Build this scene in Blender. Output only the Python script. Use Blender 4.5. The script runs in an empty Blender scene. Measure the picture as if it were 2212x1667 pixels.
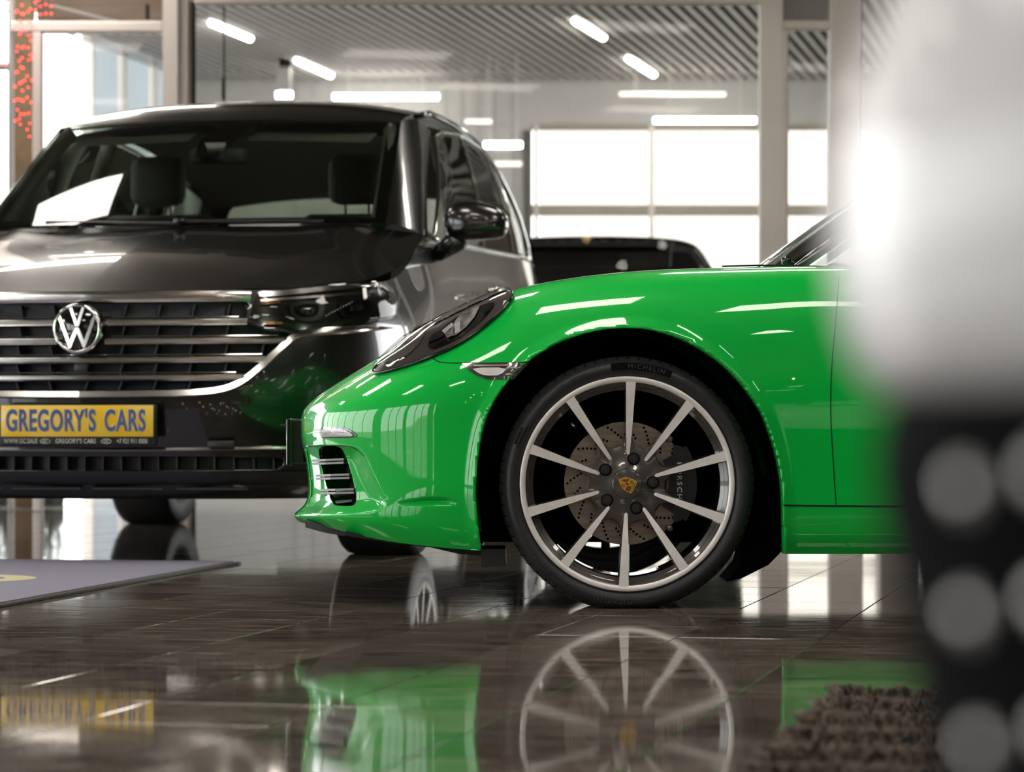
import bpy, bmesh, math, random
import numpy as np
from mathutils import Vector, Matrix
from mathutils.bvhtree import BVHTree
from mathutils.geometry import delaunay_2d_cdt
random.seed(7)
SC = bpy.context.scene
COL = SC.collection

# ------------------------------------------------------------------ camera
F, CX, HY, CZ = 5700.0, 1106.0, 930.0, 0.443      # focal length in pixels, horizon row, eye height
cam = bpy.data.cameras.new('camera'); camo = bpy.data.objects.new('camera', cam)
COL.objects.link(camo); SC.camera = camo
camo.location = (0, 0, CZ); camo.rotation_euler = (math.pi/2, 0, 0)
cam.sensor_width = 36.0; cam.lens = 36.0*F/2212.0
cam.shift_y = (HY-833.5)/2212.0
cam.dof.use_dof = True; cam.dof.focus_distance = 6.6; cam.dof.aperture_fstop = 4.5
cam.clip_start = 0.02; cam.clip_end = 300

# ------------------------------------------------------------------ world and view
wd = bpy.data.worlds.new('overcast_sky'); SC.world = wd; wd.use_nodes = True
nt = wd.node_tree; nt.nodes.clear()
wo = nt.nodes.new('ShaderNodeOutputWorld'); bg = nt.nodes.new('ShaderNodeBackground')
tc = nt.nodes.new('ShaderNodeTexCoord'); nz = nt.nodes.new('ShaderNodeTexNoise')
nz.inputs['Scale'].default_value = 3.0; nz.inputs['Detail'].default_value = 5.0
rp = nt.nodes.new('ShaderNodeValToRGB')
rp.color_ramp.elements[0].position = 0.38; rp.color_ramp.elements[0].color = (0.93, 0.95, 0.97, 1)
rp.color_ramp.elements[1].position = 0.62; rp.color_ramp.elements[1].color = (1.0, 0.98, 0.95, 1)
nt.links.new(tc.outputs['Generated'], nz.inputs['Vector'])
nt.links.new(nz.outputs['Fac'], rp.inputs['Fac'])
nt.links.new(rp.outputs['Color'], bg.inputs['Color'])
nt.links.new(bg.outputs['Background'], wo.inputs['Surface'])
bg.inputs['Strength'].default_value = 5.0
SC.view_settings.view_transform = 'Standard'; SC.view_settings.look = 'None'
SC.view_settings.gamma = 1.0; SC.view_settings.use_curve_mapping = False
SC.view_settings.exposure = 0.35
SC.cycles.max_bounces = 10; SC.cycles.transparent_max_bounces = 16
SC.cycles.caustics_reflective = False; SC.cycles.caustics_refractive = False
SC.cycles.sample_clamp_indirect = 6.0

# ------------------------------------------------------------------ helpers
def W(px, py, Y):
    return Vector(((px-CX)/F*Y, Y, CZ-(py-HY)/F*Y))

def proj(P):
    P = np.asarray(P, float)
    return np.stack([CX+F*P[..., 0]/P[..., 1], HY-F*(P[..., 2]-CZ)/P[..., 1]], -1)

MATS = {}
def pm(name, col, rough=0.5, metal=0.0, coat=0.0, emit=None, es=0.0, spec=0.5, noise=None, bump=None, coat_rough=0.02, rnd=None):
    """principled material; noise=(scale, second colour, stretch) mixes two tones, bump=(scale, strength)"""
    if name in MATS: return MATS[name]
    m = bpy.data.materials.new(name); m.use_nodes = True; MATS[name] = m
    t = m.node_tree; b = t.nodes['Principled BSDF']
    b.inputs['Base Color'].default_value = (*col, 1); b.inputs['Roughness'].default_value = rough
    b.inputs['Metallic'].default_value = metal; b.inputs['Coat Weight'].default_value = coat
    b.inputs['Coat Roughness'].default_value = coat_rough
    b.inputs['Specular IOR Level'].default_value = spec
    if emit:
        b.inputs['Emission Color'].default_value = (*emit, 1); b.inputs['Emission Strength'].default_value = es
    if noise or bump or rnd:
        tcn = t.nodes.new('ShaderNodeTexCoord')
    if noise:
        mp = t.nodes.new('ShaderNodeMapping'); mp.inputs['Scale'].default_value = noise[2] if len(noise) > 2 else (1, 1, 1)
        n = t.nodes.new('ShaderNodeTexNoise'); n.inputs['Scale'].default_value = noise[0]; n.inputs['Detail'].default_value = 6
        mx = t.nodes.new('ShaderNodeMix'); mx.data_type = 'RGBA'
        mx.inputs[6].default_value = (*col, 1); mx.inputs[7].default_value = (*noise[1], 1)
        r = t.nodes.new('ShaderNodeMapRange'); r.inputs[1].default_value = 0.35; r.inputs[2].default_value = 0.65
        t.links.new(tcn.outputs['Object'], mp.inputs['Vector']); t.links.new(mp.outputs['Vector'], n.inputs['Vector'])
        t.links.new(n.outputs['Fac'], r.inputs[0]); t.links.new(r.outputs[0], mx.inputs[0])
        t.links.new(mx.outputs[2], b.inputs['Base Color'])
    if bump:
        n2 = t.nodes.new('ShaderNodeTexNoise'); n2.inputs['Scale'].default_value = bump[0]; n2.inputs['Detail'].default_value = 4
        bp = t.nodes.new('ShaderNodeBump'); bp.inputs['Strength'].default_value = bump[1]; bp.inputs['Distance'].default_value = 0.002
        t.links.new(tcn.outputs['Object'], n2.inputs['Vector']); t.links.new(n2.outputs['Fac'], bp.inputs['Height'])
        t.links.new(bp.outputs['Normal'], b.inputs['Normal'])
    return m

def glass(name, tint=(0.8, 0.86, 0.82), ior=1.5, rough=0.0):
    if name in MATS: return MATS[name]
    m = bpy.data.materials.new(name); m.use_nodes = True; MATS[name] = m
    t = m.node_tree; t.nodes.clear()
    o = t.nodes.new('ShaderNodeOutputMaterial'); mx = t.nodes.new('ShaderNodeMixShader')
    fr = t.nodes.new('ShaderNodeFresnel'); fr.inputs['IOR'].default_value = ior
    tr = t.nodes.new('ShaderNodeBsdfTransparent'); tr.inputs['Color'].default_value = (*tint, 1)
    gl = t.nodes.new('ShaderNodeBsdfGlossy'); gl.inputs['Roughness'].default_value = rough
    t.links.new(fr.outputs[0], mx.inputs[0]); t.links.new(tr.outputs[0], mx.inputs[1]); t.links.new(gl.outputs[0], mx.inputs[2])
    t.links.new(mx.outputs[0], o.inputs['Surface'])
    return m

def tag(o, label, cat, group=None):
    o['label'] = label; o['category'] = cat
    if group: o['group'] = group
    return o

def mesh(name, V, Fc, smooth=False):
    me = bpy.data.meshes.new(name)
    me.from_pydata([tuple(map(float, v)) for v in V], [], [tuple(map(int, f)) for f in Fc])
    me.validate(clean_customdata=False)
    if smooth: me.polygons.foreach_set('use_smooth', [True]*len(me.polygons))
    me.update(); return me

def link(name, me, mat=None, parent=None, M=None, label=None, own=True):
    o = bpy.data.objects.new(name, me); COL.objects.link(o)
    if mat is not None and own and me is not None and not me.materials: me.materials.append(mat)
    if parent is not None:
        o.parent = parent
        o.matrix_parent_inverse = parent.matrix_basis.inverted()
    if M is not None: o.matrix_basis = M
    if label: o['label'] = label
    return o

def obj(name, V, Fc, mat, parent=None, smooth=False, label=None, M=None):
    return link(name, mesh(name, V, Fc, smooth), mat, parent, M, label)

def thing(name, label, cat, loc, group=None):
    e = bpy.data.objects.new(name, None); COL.objects.link(e); e.location = loc
    e.matrix_basis = Matrix.Translation(Vector(loc)); e.empty_display_size = 0.1
    return tag(e, label, cat, group)

def struct(o):
    o['kind'] = 'structure'; return o

class MB:
    """collects pieces of one mesh"""
    def __init__(s): s.V = []; s.F = []
    def add(s, V, Fc):
        n = len(s.V); s.V += [Vector(v) for v in V]; s.F += [tuple(i+n for i in f) for f in Fc]; return s
    def box(s, a, b, bev=0.0):
        (x0, y0, z0), (x1, y1, z1) = a, b
        if bev <= 0:
            return s.add([(x0,y0,z0),(x1,y0,z0),(x1,y1,z0),(x0,y1,z0),(x0,y0,z1),(x1,y0,z1),(x1,y1,z1),(x0,y1,z1)],
                         [(0,3,2,1),(4,5,6,7),(0,1,5,4),(1,2,6,5),(2,3,7,6),(3,0,4,7)])
        bm = bmesh.new(); bmesh.ops.create_cube(bm, size=1)
        for v in bm.verts: v.co = Vector(((x0+x1)/2+v.co.x*(x1-x0), (y0+y1)/2+v.co.y*(y1-y0), (z0+z1)/2+v.co.z*(z1-z0)))
        bmesh.ops.bevel(bm, geom=bm.edges[:], offset=bev, segments=2, affect='EDGES', profile=0.5)
        s.frombm(bm); return s
    def frombm(s, bm):
        bm.verts.index_update()
        s.add([v.co.copy() for v in bm.verts], [tuple(v.index for v in f.verts) for f in bm.faces]); bm.free(); return s
    def tube(s, pts, r, n=8, closed=False, caps=True):
        pts = [Vector(p) for p in pts]; m = len(pts); rings = []
        rr = r if isinstance(r, (list, tuple)) else [r]*m
        up = None
        for i, p in enumerate(pts):
            a = pts[i-1] if (i > 0 or closed) else p; b = pts[(i+1) % m] if (i < m-1 or closed) else p
            t = (b-a).normalized()
            if up is None: up = Vector((0,0,1)) if abs(t.z) < 0.9 else Vector((0,1,0))
            u = (up - t*up.dot(t)); u = u.normalized() if u.length > 1e-6 else t.orthogonal().normalized()
            up = u; v = t.cross(u)
            rings.append([p+(u*math.cos(2*math.pi*k/n)+v*math.sin(2*math.pi*k/n))*rr[i] for k in range(n)])
        V = [q for g in rings for q in g]; Fc = []
        for i in range(m if closed else m-1):
            j = (i+1) % m
            for k in range(n):
                k2 = (k+1) % n; Fc.append((i*n+k, i*n+k2, j*n+k2, j*n+k))
        if caps and not closed:
            Fc.append(tuple(range(n))[::-1]); Fc.append(tuple((m-1)*n+k for k in range(n)))
        return s.add(V, Fc)
    def prism(s, poly, d):
        """poly: list of 3d points, extruded by vector d, closed solid"""
        poly = [Vector(p) for p in poly]; n = len(poly); d = Vector(d)
        return s.add(poly+[p+d for p in poly], [tuple(range(n))[::-1], tuple(range(n, 2*n))]+[(i, (i+1) % n, n+(i+1) % n, n+i) for i in range(n)])
    def lathe(s, prof, n=64, M=None, caps=False):
        """prof: (r, y) pairs turned about the local y axis"""
        V = []; m = len(prof)
        for k in range(n):
            a = 2*math.pi*k/n
            for r, y in prof: V.append(Vector((r*math.sin(a), y, r*math.cos(a))))
        Fc = [(k*m+i, k*m+i+1, ((k+1) % n)*m+i+1, ((k+1) % n)*m+i) for k in range(n) for i in range(m-1)]
        if M is not None: V = [M @ v for v in V]
        return s.add(V, Fc)
    def build(s, name, mat, parent=None, smooth=False, label=None, M=None):
        return obj(name, s.V, s.F, mat, parent, smooth, label, M)

def autosmooth(o, ang=35):
    me = o.data
    me.polygons.foreach_set('use_smooth', [True]*len(me.polygons))
    bm = bmesh.new(); bm.from_mesh(me)
    bmesh.ops.remove_doubles(bm, verts=bm.verts, dist=1e-6)
    bmesh.ops.recalc_face_normals(bm, faces=bm.faces)
    for e in bm.edges:
        if len(e.link_faces) == 2 and e.calc_face_angle(0) > math.radians(ang): e.smooth = False
    bm.to_mesh(me); bm.free(); me.update()
    return o

def bspline(n, m):
    """m x n matrix of clamped uniform cubic basis values"""
    k = 3; kn = np.concatenate([[0]*k, np.linspace(0, n-k, n-k+1), [n-k]*k])
    u = np.linspace(0, n-k-1e-9, m)
    N = np.zeros((m, n+k))
    for i in range(n+k): N[:, i] = (u >= kn[i]) & (u < kn[i+1])
    for d in range(1, k+1):
        M_ = np.zeros((m, n+k))
        for i in range(n+k-d):
            a = kn[i+d]-kn[i]; b = kn[i+d+1]-kn[i+1]
            if a > 0: M_[:, i] += (u-kn[i])/a*N[:, i]
            if b > 0: M_[:, i] += (kn[i+d+1]-u)/b*N[:, i+1]
        N = M_
    return N[:, :n]

def greville_fix(net, ax, k=0.8):
    n = net.shape[ax]
    kn = np.concatenate([[0]*3, np.linspace(0, n-3, n-2), [n-3]*3])
    g = np.array([kn[i+1:i+4].mean() for i in range(n)])
    m = 200*(n-3)+1; B = bspline(n, m); idx = np.clip(np.round(g/(n-3)*(m-1)).astype(int), 0, m-1)
    Bg = B[idx]
    P = np.moveaxis(net, ax, 0); S = np.tensordot(Bg, P, 1)
    return np.moveaxis(P+k*(P-S), 0, ax)

def dense(net, nr, nc, k=0.8):
    net = np.asarray(net, float)
    net = greville_fix(greville_fix(net, 0, k), 1, k)
    R, C = net.shape[:2]
    A = bspline(R, nr); B = bspline(C, nc)
    return np.einsum('ri,ijk,cj->rck', A, net, B)

def gridfaces(nr, nc, flip=False):
    f = []
    for i in range(nr-1):
        for j in range(nc-1):
            q = (i*nc+j, i*nc+j+1, (i+1)*nc+j+1, (i+1)*nc+j)
            f.append(q[::-1] if flip else q)
    return f

def resample(poly, step, closed=True):
    out = []; n = len(poly)
    for i in range(n if closed else n-1):
        a = np.array(poly[i], float); b = np.array(poly[(i+1) % n], float)
        m = max(1, int(np.linalg.norm(b-a)/step))
        for k in range(m): out.append(a+(b-a)*k/m)
    if not closed: out.append(np.array(poly[-1], float))
    return np.array(out)

def smoothpoly(poly, it=2, closed=True):
    P = [np.array(p, float) for p in poly]
    for _ in range(it):                                   # corner cutting
        Q = []
        n = len(P)
        for i in range(n if closed else n-1):
            a, b = P[i], P[(i+1) % n]; Q += [a*.75+b*.25, a*.25+b*.75]
        if not closed: Q = [P[0]]+Q+[P[-1]]
        P = Q
    return np.array(P)

def inside(pts, poly):
    x, y = pts[:, 0], pts[:, 1]; r = np.zeros(len(pts), bool); n = len(poly); j = n-1
    for i in range(n):
        xi, yi = poly[i]; xj, yj = poly[j]
        if yi != yj:
            r ^= ((yi > y) != (yj > y)) & (x < (xj-xi)*(y-yi)/(yj-yi)+xi)
        j = i
    return r

def nearest(pts, poly, closed=True):
    best = np.full(len(pts), 1e18); q = np.zeros_like(pts); n = len(poly)
    for i in range(n if closed else n-1):
        a = np.array(poly[i], float); b = np.array(poly[(i+1) % n], float); d = b-a; L = d.dot(d)+1e-12
        t = np.clip(((pts-a)@d)/L, 0, 1)[:, None]; c = a+t*d
        e = ((pts-c)**2).sum(1); m = e < best
        best[m] = e[m]; q[m] = c[m]
    return np.sqrt(best), q

EYE = Vector((0, 0, CZ))
class Surf:
    """a body skin; openings and fittings are traced onto it along sight lines and get their own depth"""
    def __init__(s, V, Fc): s.V = np.array(V, float); s.F = [tuple(f) for f in Fc]; s.tree()
    def tree(s): s.bvh = BVHTree.FromPolygons([tuple(v) for v in s.V], s.F)
    lim = None
    def hit(s, px, py):
        d = W(px, py, 1.0)-EYE; d.normalize()
        loc, nr, i, dist = s.bvh.ray_cast(EYE, d)
        if s.lim is not None:                             # stay on the near slope of the wing
            for k in range(40):
                if loc is not None and loc.y < s.lim(px): break
                py += 0.5; d = W(px, py, 1.0)-EYE; d.normalize(); loc, nr, i, dist = s.bvh.ray_cast(EYE, d)
        if loc is None:
            g = EYE+d*s.guess; loc, nr, i, dist = s.bvh.find_nearest(g)
        if nr.dot(d) > 0: nr = -nr
        return loc, nr
    guess = 6.8
    def cut(s, poly, flange=None):
        pp = proj(s.V); ins = inside(pp, poly)
        ok = s.V[:, 1] > 0.1; ins &= ok
        lo = np.min(poly, 0)-40; hi = np.max(poly, 0)+40
        keep = []; cross = set()
        # only cut the camera-facing layer
        fr = set()
        for f in s.F:
            c = [ins[i] for i in f]
            if all(c):
                fr.add(f); continue
            if any(c):
                for i in f:
                    if ins[i]: cross.add(i)
            keep.append(f)
        cl = np.array(sorted(cross), int)
        if len(cl):
            d, q = nearest(pp[cl], poly)
            newV = s.V.copy()
            for k, i in enumerate(cl):
                loc, nr = s.hit(*q[k])
                newV[i] = loc if abs(loc[1]-s.V[i, 1]) < 0.15 else newV[i]
            s.V = newV
        s.F = keep
        if flange is not None:
            from collections import Counter
            ec = Counter(); ed = {}
            for f in s.F:
                for a, b in zip(f, f[1:]+f[:1]):
                    key = (min(a, b), max(a, b)); ec[key] += 1; ed[key] = (a, b)
            cs = set(cl.tolist()); mp = {}
            V = s.V.tolist(); add = []
            for key, c in ec.items():
                if c == 1 and key[0] in cs and key[1] in cs:
                    a, b = ed[key]
                    for i in (a, b):
                        if i not in mp:
                            mp[i] = len(V); V.append(list(np.array(V[i])+np.array(flange)))
                    add.append((b, a, mp[a], mp[b]))
            s.V = np.array(V); s.F = s.F+add
    def drape(s, poly, off=0.003, step=8.0, bulge=0.0):
        b = resample(poly, step); n = len(b)
        lo = b.min(0); hi = b.max(0)
        gx, gy = np.meshgrid(np.arange(lo[0], hi[0], step), np.arange(lo[1], hi[1], step))
        g = np.stack([gx.ravel(), gy.ravel()], 1)
        g = g[inside(g, b)]
        if len(g):
            d, _ = nearest(g, b); g = g[d > step*0.45]
        pts = [Vector(p) for p in np.vstack([b, g])]
        res = delaunay_2d_cdt(pts, [], [list(range(n))], 1, 1e-4)
        vs = np.array([tuple(v) for v in res[0]]); tr = res[2]
        dd, _ = nearest(vs, b); mx = max(dd.max(), 1e-6)
        V = []
        for p, q in zip(vs, dd):
            loc, nr = s.hit(*p); V.append(loc+nr*(off+bulge*math.sqrt(min(1, q/mx))))
        return V, [tuple(t)[::-1] for t in tr]
    def path(s, pts, step=6.0, off=0.0, closed=False):
        out = []
        for p in resample(pts, step, closed):
            loc, nr = s.hit(*p); out.append(loc+nr*off)
        return out

def solidify(V, Fc, d):
    """closes an open patch by pushing a copy along d"""
    n = len(V); d = Vector(d); from collections import Counter
    ec = Counter(); ed = {}
    for f in Fc:
        for a, b in zip(f, tuple(f[1:])+tuple(f[:1])):
            k = (min(a, b), max(a, b)); ec[k] += 1; ed[k] = (a, b)
    V2 = [Vector(v) for v in V]+[Vector(v)+d for v in V]
    F2 = list(Fc)+[tuple(i+n for i in f)[::-1] for f in Fc]
    for k, c in ec.items():
        if c == 1:
            a, b = ed[k]; F2.append((b, a, a+n, b+n))
    return V2, F2

def text_mesh(s, size=1.0, ext=0.0, offset=0.0, space=1.0, align='CENTER'):
    cu = bpy.data.curves.new('lettering', 'FONT'); cu.body = s; cu.size = size; cu.extrude = ext; cu.offset = offset
    cu.space_character = space; cu.align_x = align; cu.align_y = 'CENTER'; cu.resolution_u = 4
    o = bpy.data.objects.new('lettering', cu); COL.objects.link(o)
    dg = bpy.context.evaluated_depsgraph_get(); dg.update()
    me = bpy.data.meshes.new_from_object(o.evaluated_get(dg))
    V = [v.co.copy() for v in me.vertices]; Fc = [tuple(p.vertices) for p in me.polygons]
    bpy.data.objects.remove(o); bpy.data.curves.remove(cu); bpy.data.meshes.remove(me)
    return V, Fc
# ------------------------------------------------------------------ the room
PHI = math.radians(13.3)
E1 = Vector((math.cos(PHI), -math.sin(PHI), 0)); E2 = Vector((math.sin(PHI), math.cos(PHI), 0))
YP, YB, ZC, ZS = 14.5, 26.1, 3.9, 3.45        # glass partition, far wall, far ceiling, showroom ceiling
XL, XR, YN = -9.0, 9.5, -6.0
m_grey = pm('grey_painted_metal', (0.86, 0.79, 0.75), 0.45, noise=(3, (0.82, 0.75, 0.71)))
m_dgrey = pm('dark_grey_metal', (0.10, 0.095, 0.09), 0.5, noise=(3, (0.12, 0.11, 0.10)))
m_wall = pm('pale_wall_paint', (0.55, 0.53, 0.51), 0.7, noise=(2, (0.50, 0.48, 0.47)))
m_pane = glass('window_glass', (0.95, 0.96, 0.95), 1.18)
m_ceil = pm('showroom_ceiling_paint', (0.15, 0.13, 0.115), 0.7, noise=(1.5, (0.13, 0.115, 0.10)))
m_slat = pm('slat_paint', (0.60, 0.565, 0.54), 0.5, noise=(2, (0.55, 0.52, 0.50)))
m_void = pm('dark_ceiling_void', (0.015, 0.013, 0.012), 0.9, noise=(2, (0.02, 0.018, 0.016)))
m_lamp = pm('lamp_diffuser', (1, 1, 1), 0.5, emit=(1.0, 0.95, 0.88), es=16.0, noise=(2, (0.97, 0.97, 0.97)))
m_panel = pm('ceiling_panel_diffuser', (1, 1, 1), 0.5, emit=(1.0, 0.92, 0.83), es=14.5, noise=(2, (0.97, 0.97, 0.97)))
m_grout = pm('grout', (0.02, 0.018, 0.016), 0.8, noise=(30, (0.03, 0.027, 0.024)))

# polished stone tile: streaky dark brown-grey, each tile a slightly different tone
mt = bpy.data.materials.new('polished_dark_stone'); mt.use_nodes = True; t = mt.node_tree; b = t.nodes['Principled BSDF']
tcn = t.nodes.new('ShaderNodeTexCoord'); geo = t.nodes.new('ShaderNodeNewGeometry'); oi = t.nodes.new('ShaderNodeObjectInfo')
mp = t.nodes.new('ShaderNodeMapping'); mp.inputs['Rotation'].default_value = (0, 0, -PHI); mp.inputs['Scale'].default_value = (7, 26, 1)
n1 = t.nodes.new('ShaderNodeTexNoise'); n1.inputs['Scale'].default_value = 1.0; n1.inputs['Detail'].default_value = 8; n1.inputs['Roughness'].default_value = 0.65
t.links.new(geo.outputs['Position'], mp.inputs['Vector']); t.links.new(mp.outputs['Vector'], n1.inputs['Vector'])
cr = t.nodes.new('ShaderNodeValToRGB'); cr.color_ramp.elements[0].position = 0.34; cr.color_ramp.elements[0].color = (0.040, 0.033, 0.028, 1)
cr.color_ramp.elements[1].position = 0.70; cr.color_ramp.elements[1].color = (0.28, 0.23, 0.19, 1)
t.links.new(n1.outputs['Fac'], cr.inputs['Fac'])
hs = t.nodes.new('ShaderNodeHueSaturation'); mr = t.nodes.new('ShaderNodeMapRange'); mr.inputs[3].default_value = 0.7; mr.inputs[4].default_value = 1.25
t.links.new(oi.outputs['Random'], mr.inputs[0]); t.links.new(mr.outputs[0], hs.inputs['Value'])
t.links.new(cr.outputs['Color'], hs.inputs['Color']); t.links.new(hs.outputs['Color'], b.inputs['Base Color'])
mr2 = t.nodes.new('ShaderNodeMapRange'); mr2.inputs[1].default_value = 0.3; mr2.inputs[2].default_value = 0.7; mr2.inputs[3].default_value = 0.025; mr2.inputs[4].default_value = 0.08
t.links.new(n1.outputs['Fac'], mr2.inputs[0]); t.links.new(mr2.outputs[0], b.inputs['Roughness'])
b.inputs['IOR'].default_value = 1.5
m_tile = mt; MATS['polished_dark_stone'] = mt

floor = MB().box((XL-0.3, YN-0.3, -0.15), (XR+0.3, YB+2.5, -0.004)).build('floor', m_grout); struct(floor)
T = 0.305; P0, Q0 = -0.652, 6.2
def tile_geo(h=T/2-0.0011):
    i = h-0.0012
    V = [(-h,-h,-0.004),(h,-h,-0.004),(h,h,-0.004),(-h,h,-0.004),(-h,-h,-0.0010),(h,-h,-0.0010),(h,h,-0.0010),(-h,h,-0.0010),(-i,-i,0),(i,-i,0),(i,i,0),(-i,i,0)]
    Fc = [(0,1,5,4),(1,2,6,5),(2,3,7,6),(3,0,4,7),(4,5,9,8),(5,6,10,9),(6,7,11,10),(7,4,8,11),(8,9,10,11)]
    return V, Fc
tv, tf = tile_geo(); tme = mesh('floor_tile', tv, tf); tme.materials.append(m_tile)
tiles = []; rest = MB(); rest2 = MB()
for a in range(-60, 60):
    for c in range(-45, 80):
        p = P0+(a+0.5)*T; q = Q0+(c+0.5)*T
        ctr = E1*p+E2*q
        if not (XL+0.1 < ctr.x < XR-0.1 and YN+0.1 < ctr.y < YB+2): continue
        M = Matrix.Translation(ctr) @ Matrix.Rotation(-PHI, 4, 'Z') @ Matrix.Rotation(random.gauss(0, 0.0007), 4, 'X') @ Matrix.Rotation(random.gauss(0, 0.0007), 4, 'Y')
        near = ctr.y > 3.1 and ctr.y < 8.6 and abs(ctr.x)/ctr.y < 0.215+0.05
        if near: tiles.append(M)
        else: (rest if ctr.y < YP+0.3 else rest2).add([M @ Vector(v) for v in tv], tf)
print('floor tiles', len(tiles), len(rest.F)//9)
for M in tiles[:300]:
    link('floor_tile', tme, None, floor, M)
o = rest.build('far_floor_tiles', m_tile, floor); o['kind'] = 'stuff'
o = rest2.build('hall_floor_tiles', pm('pale_hall_tile', (0.42, 0.40, 0.38), 0.12, noise=(4, (0.36, 0.34, 0.32))), floor); o['kind'] = 'stuff'  # hidden floor made pale so that it bounces light up to the slats

# far hall: slatted ceiling over a dark void
LW = Vector(((190-CX)/F*23.6, 23.6, 0)); lp0 = LW+E2*((YP-LW.y)/E2.y); lp1 = LW+E2*((YB+2.2-LW.y)/E2.y)
ceil2 = MB().prism([(lp0.x, YP, ZC+0.10), (9, YP, ZC+0.10), (9, YB+2.2, ZC+0.10), (lp1.x, YB+2.2, ZC+0.10)], (0, 0, 0.15)).build('ceiling', m_void); struct(ceil2)
pitch = 0.108; slat_lights = [((457,46),(540,80)), ((642,128),(714,160)), ((1243,42),(1303,78)), ((1358,124),(1412,158))]
def ceilpt(px, py, z=ZC): return W(px, py, (z-CZ)*F/(HY-py))
L = 8.6; sv = MB().box((-0.024, -L/2, 0), (0.024, L/2, 0.011), 0.002); sme = mesh('ceiling_slat', sv.V, sv.F); sme.materials.append(m_slat)
q0 = (E2.dot(Vector((0, YB, 0)))); k = 0
for i in range(-120, 20):
    p = i*pitch
    # keep the slats whose visible run (19..26 m) is inside the hall in view
    c = E1*p+E2*((YB-3.6-E1.y*p)/E2.y)
    if p < E1.dot(LW) or c.x > 4.6: continue
    link('ceiling_slat', sme, None, ceil2, Matrix.Translation(Vector((c.x, c.y, ZC))) @ Matrix.Rotation(-PHI, 4, 'Z'))
for (a, b_) in slat_lights:
    A = ceilpt(*a); B = ceilpt(*b_); d = (B-A).normalized(); n = Vector((d.y, -d.x, 0))*0.03
    lt = thing('ceiling_lamp', 'slim glowing tube lamp set along the slatted ceiling', 'lamp', (A+B)/2+Vector((0,0,-0.02)), 'tube lamps set along the slatted ceiling')
    MB().tube([A+Vector((0,0,-0.012)), B+Vector((0,0,-0.012))], 0.028, 12).build('lamp_tube', m_lamp, lt, True)
    MB().prism([A+n, B+n, B-n, A-n], (0,0,0.03)).build('lamp_housing', m_grey, lt)

# far wall with the sectional garage door
def XB(px, Y=YB): return (px-CX)/F*Y
def ZB(py, Y=YB): return CZ-(py-HY)/F*Y
wb = MB()
wb.box((XB(345), YB, 0), (XB(1150), YB+0.2, ZC+0.1))
wb.box((XB(1150), YB, ZB(268)), (XB(1906), YB+0.2, ZC+0.1))
wall_far = wb.build('wall_back', m_wall); struct(wall_far)
m_bwall = pm('brown_service_wall', (0.16, 0.125, 0.10), 0.6, noise=(1.5, (0.12, 0.095, 0.08)))
wr2 = MB().box((XB(1906), YB, 1.05), (9, YB+0.2, ZC+0.1)); xx = XB(1906)
for a_, c_ in ((4.05, 4.75), (5.0, 5.7), (6.1, 6.9), (9.0, 9.0)):
    wr2.box((xx, YB, 0), (a_, YB+0.2, 1.05)); xx = c_
wall_r2 = struct(wr2.build('wall_far_right', m_bwall))
for a_, c_ in ((4.05, 4.75), (5.0, 5.7), (6.1, 6.9)): MB().box((a_, YB+0.08, 0.02), (c_, YB+0.088, 1.05)).build('low_pane', m_pane, wall_r2)
# pale panels on the far wall, left of the garage door
for i in range(14):
    x0 = XB(640)+i*0.165
    if x0+0.16 > XB(1130): break
    for j in range(9):
        z1 = ZC-0.02-j*0.42
        if z1-0.41 < 0.02: break
        MB().box((x0, YB-0.02, z1-0.41), (x0+0.158, YB, z1), 0.004).build('wall_panel', m_wall, wall_far)
gd = MB()
for px in (1158, 1408, 1652, 1900): gd.box((XB(px)-0.025, YB+0.02, 0), (XB(px)+0.025, YB+0.10, ZB(268)))
door = gd.build('door_1', m_grey); struct(door); door['label'] = 'grey sectional garage door with large bright panes'
cols = [(1165,1402),(1414,1646),(1658,1894)]
hh = 0.5*(ZB(440)-ZB(466)); zr = ZB(268); pz = [ZB(268), ZB(453)]; stepz = ZB(268)-ZB(453)
while pz[-1]-stepz > 0.05: pz.append(pz[-1]-stepz)
for z in pz: MB().box((XB(1150), YB+0.03, z-0.055), (XB(1906), YB+0.12, z+0.055), 0.01).build('door_rail', pm('door_rail_paint', (0.42, 0.37, 0.31), 0.5, noise=(3, (0.38, 0.34, 0.29))), door)
for (a, c) in cols:
    for i, z in enumerate(pz[:-1]):
        MB().box((XB(a), YB+0.06, z-stepz+0.05), (XB(c), YB+0.068, z-0.05)).build('door_pane', glass('frosted_door_pane', (0.56, 0.54, 0.515), 1.18), door)
MB().box((XB(1130), YB-0.06, 0), (XB(1147), YB-0.005, ZB(282)), 0.01).build('door_track', m_dgrey, door)

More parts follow.
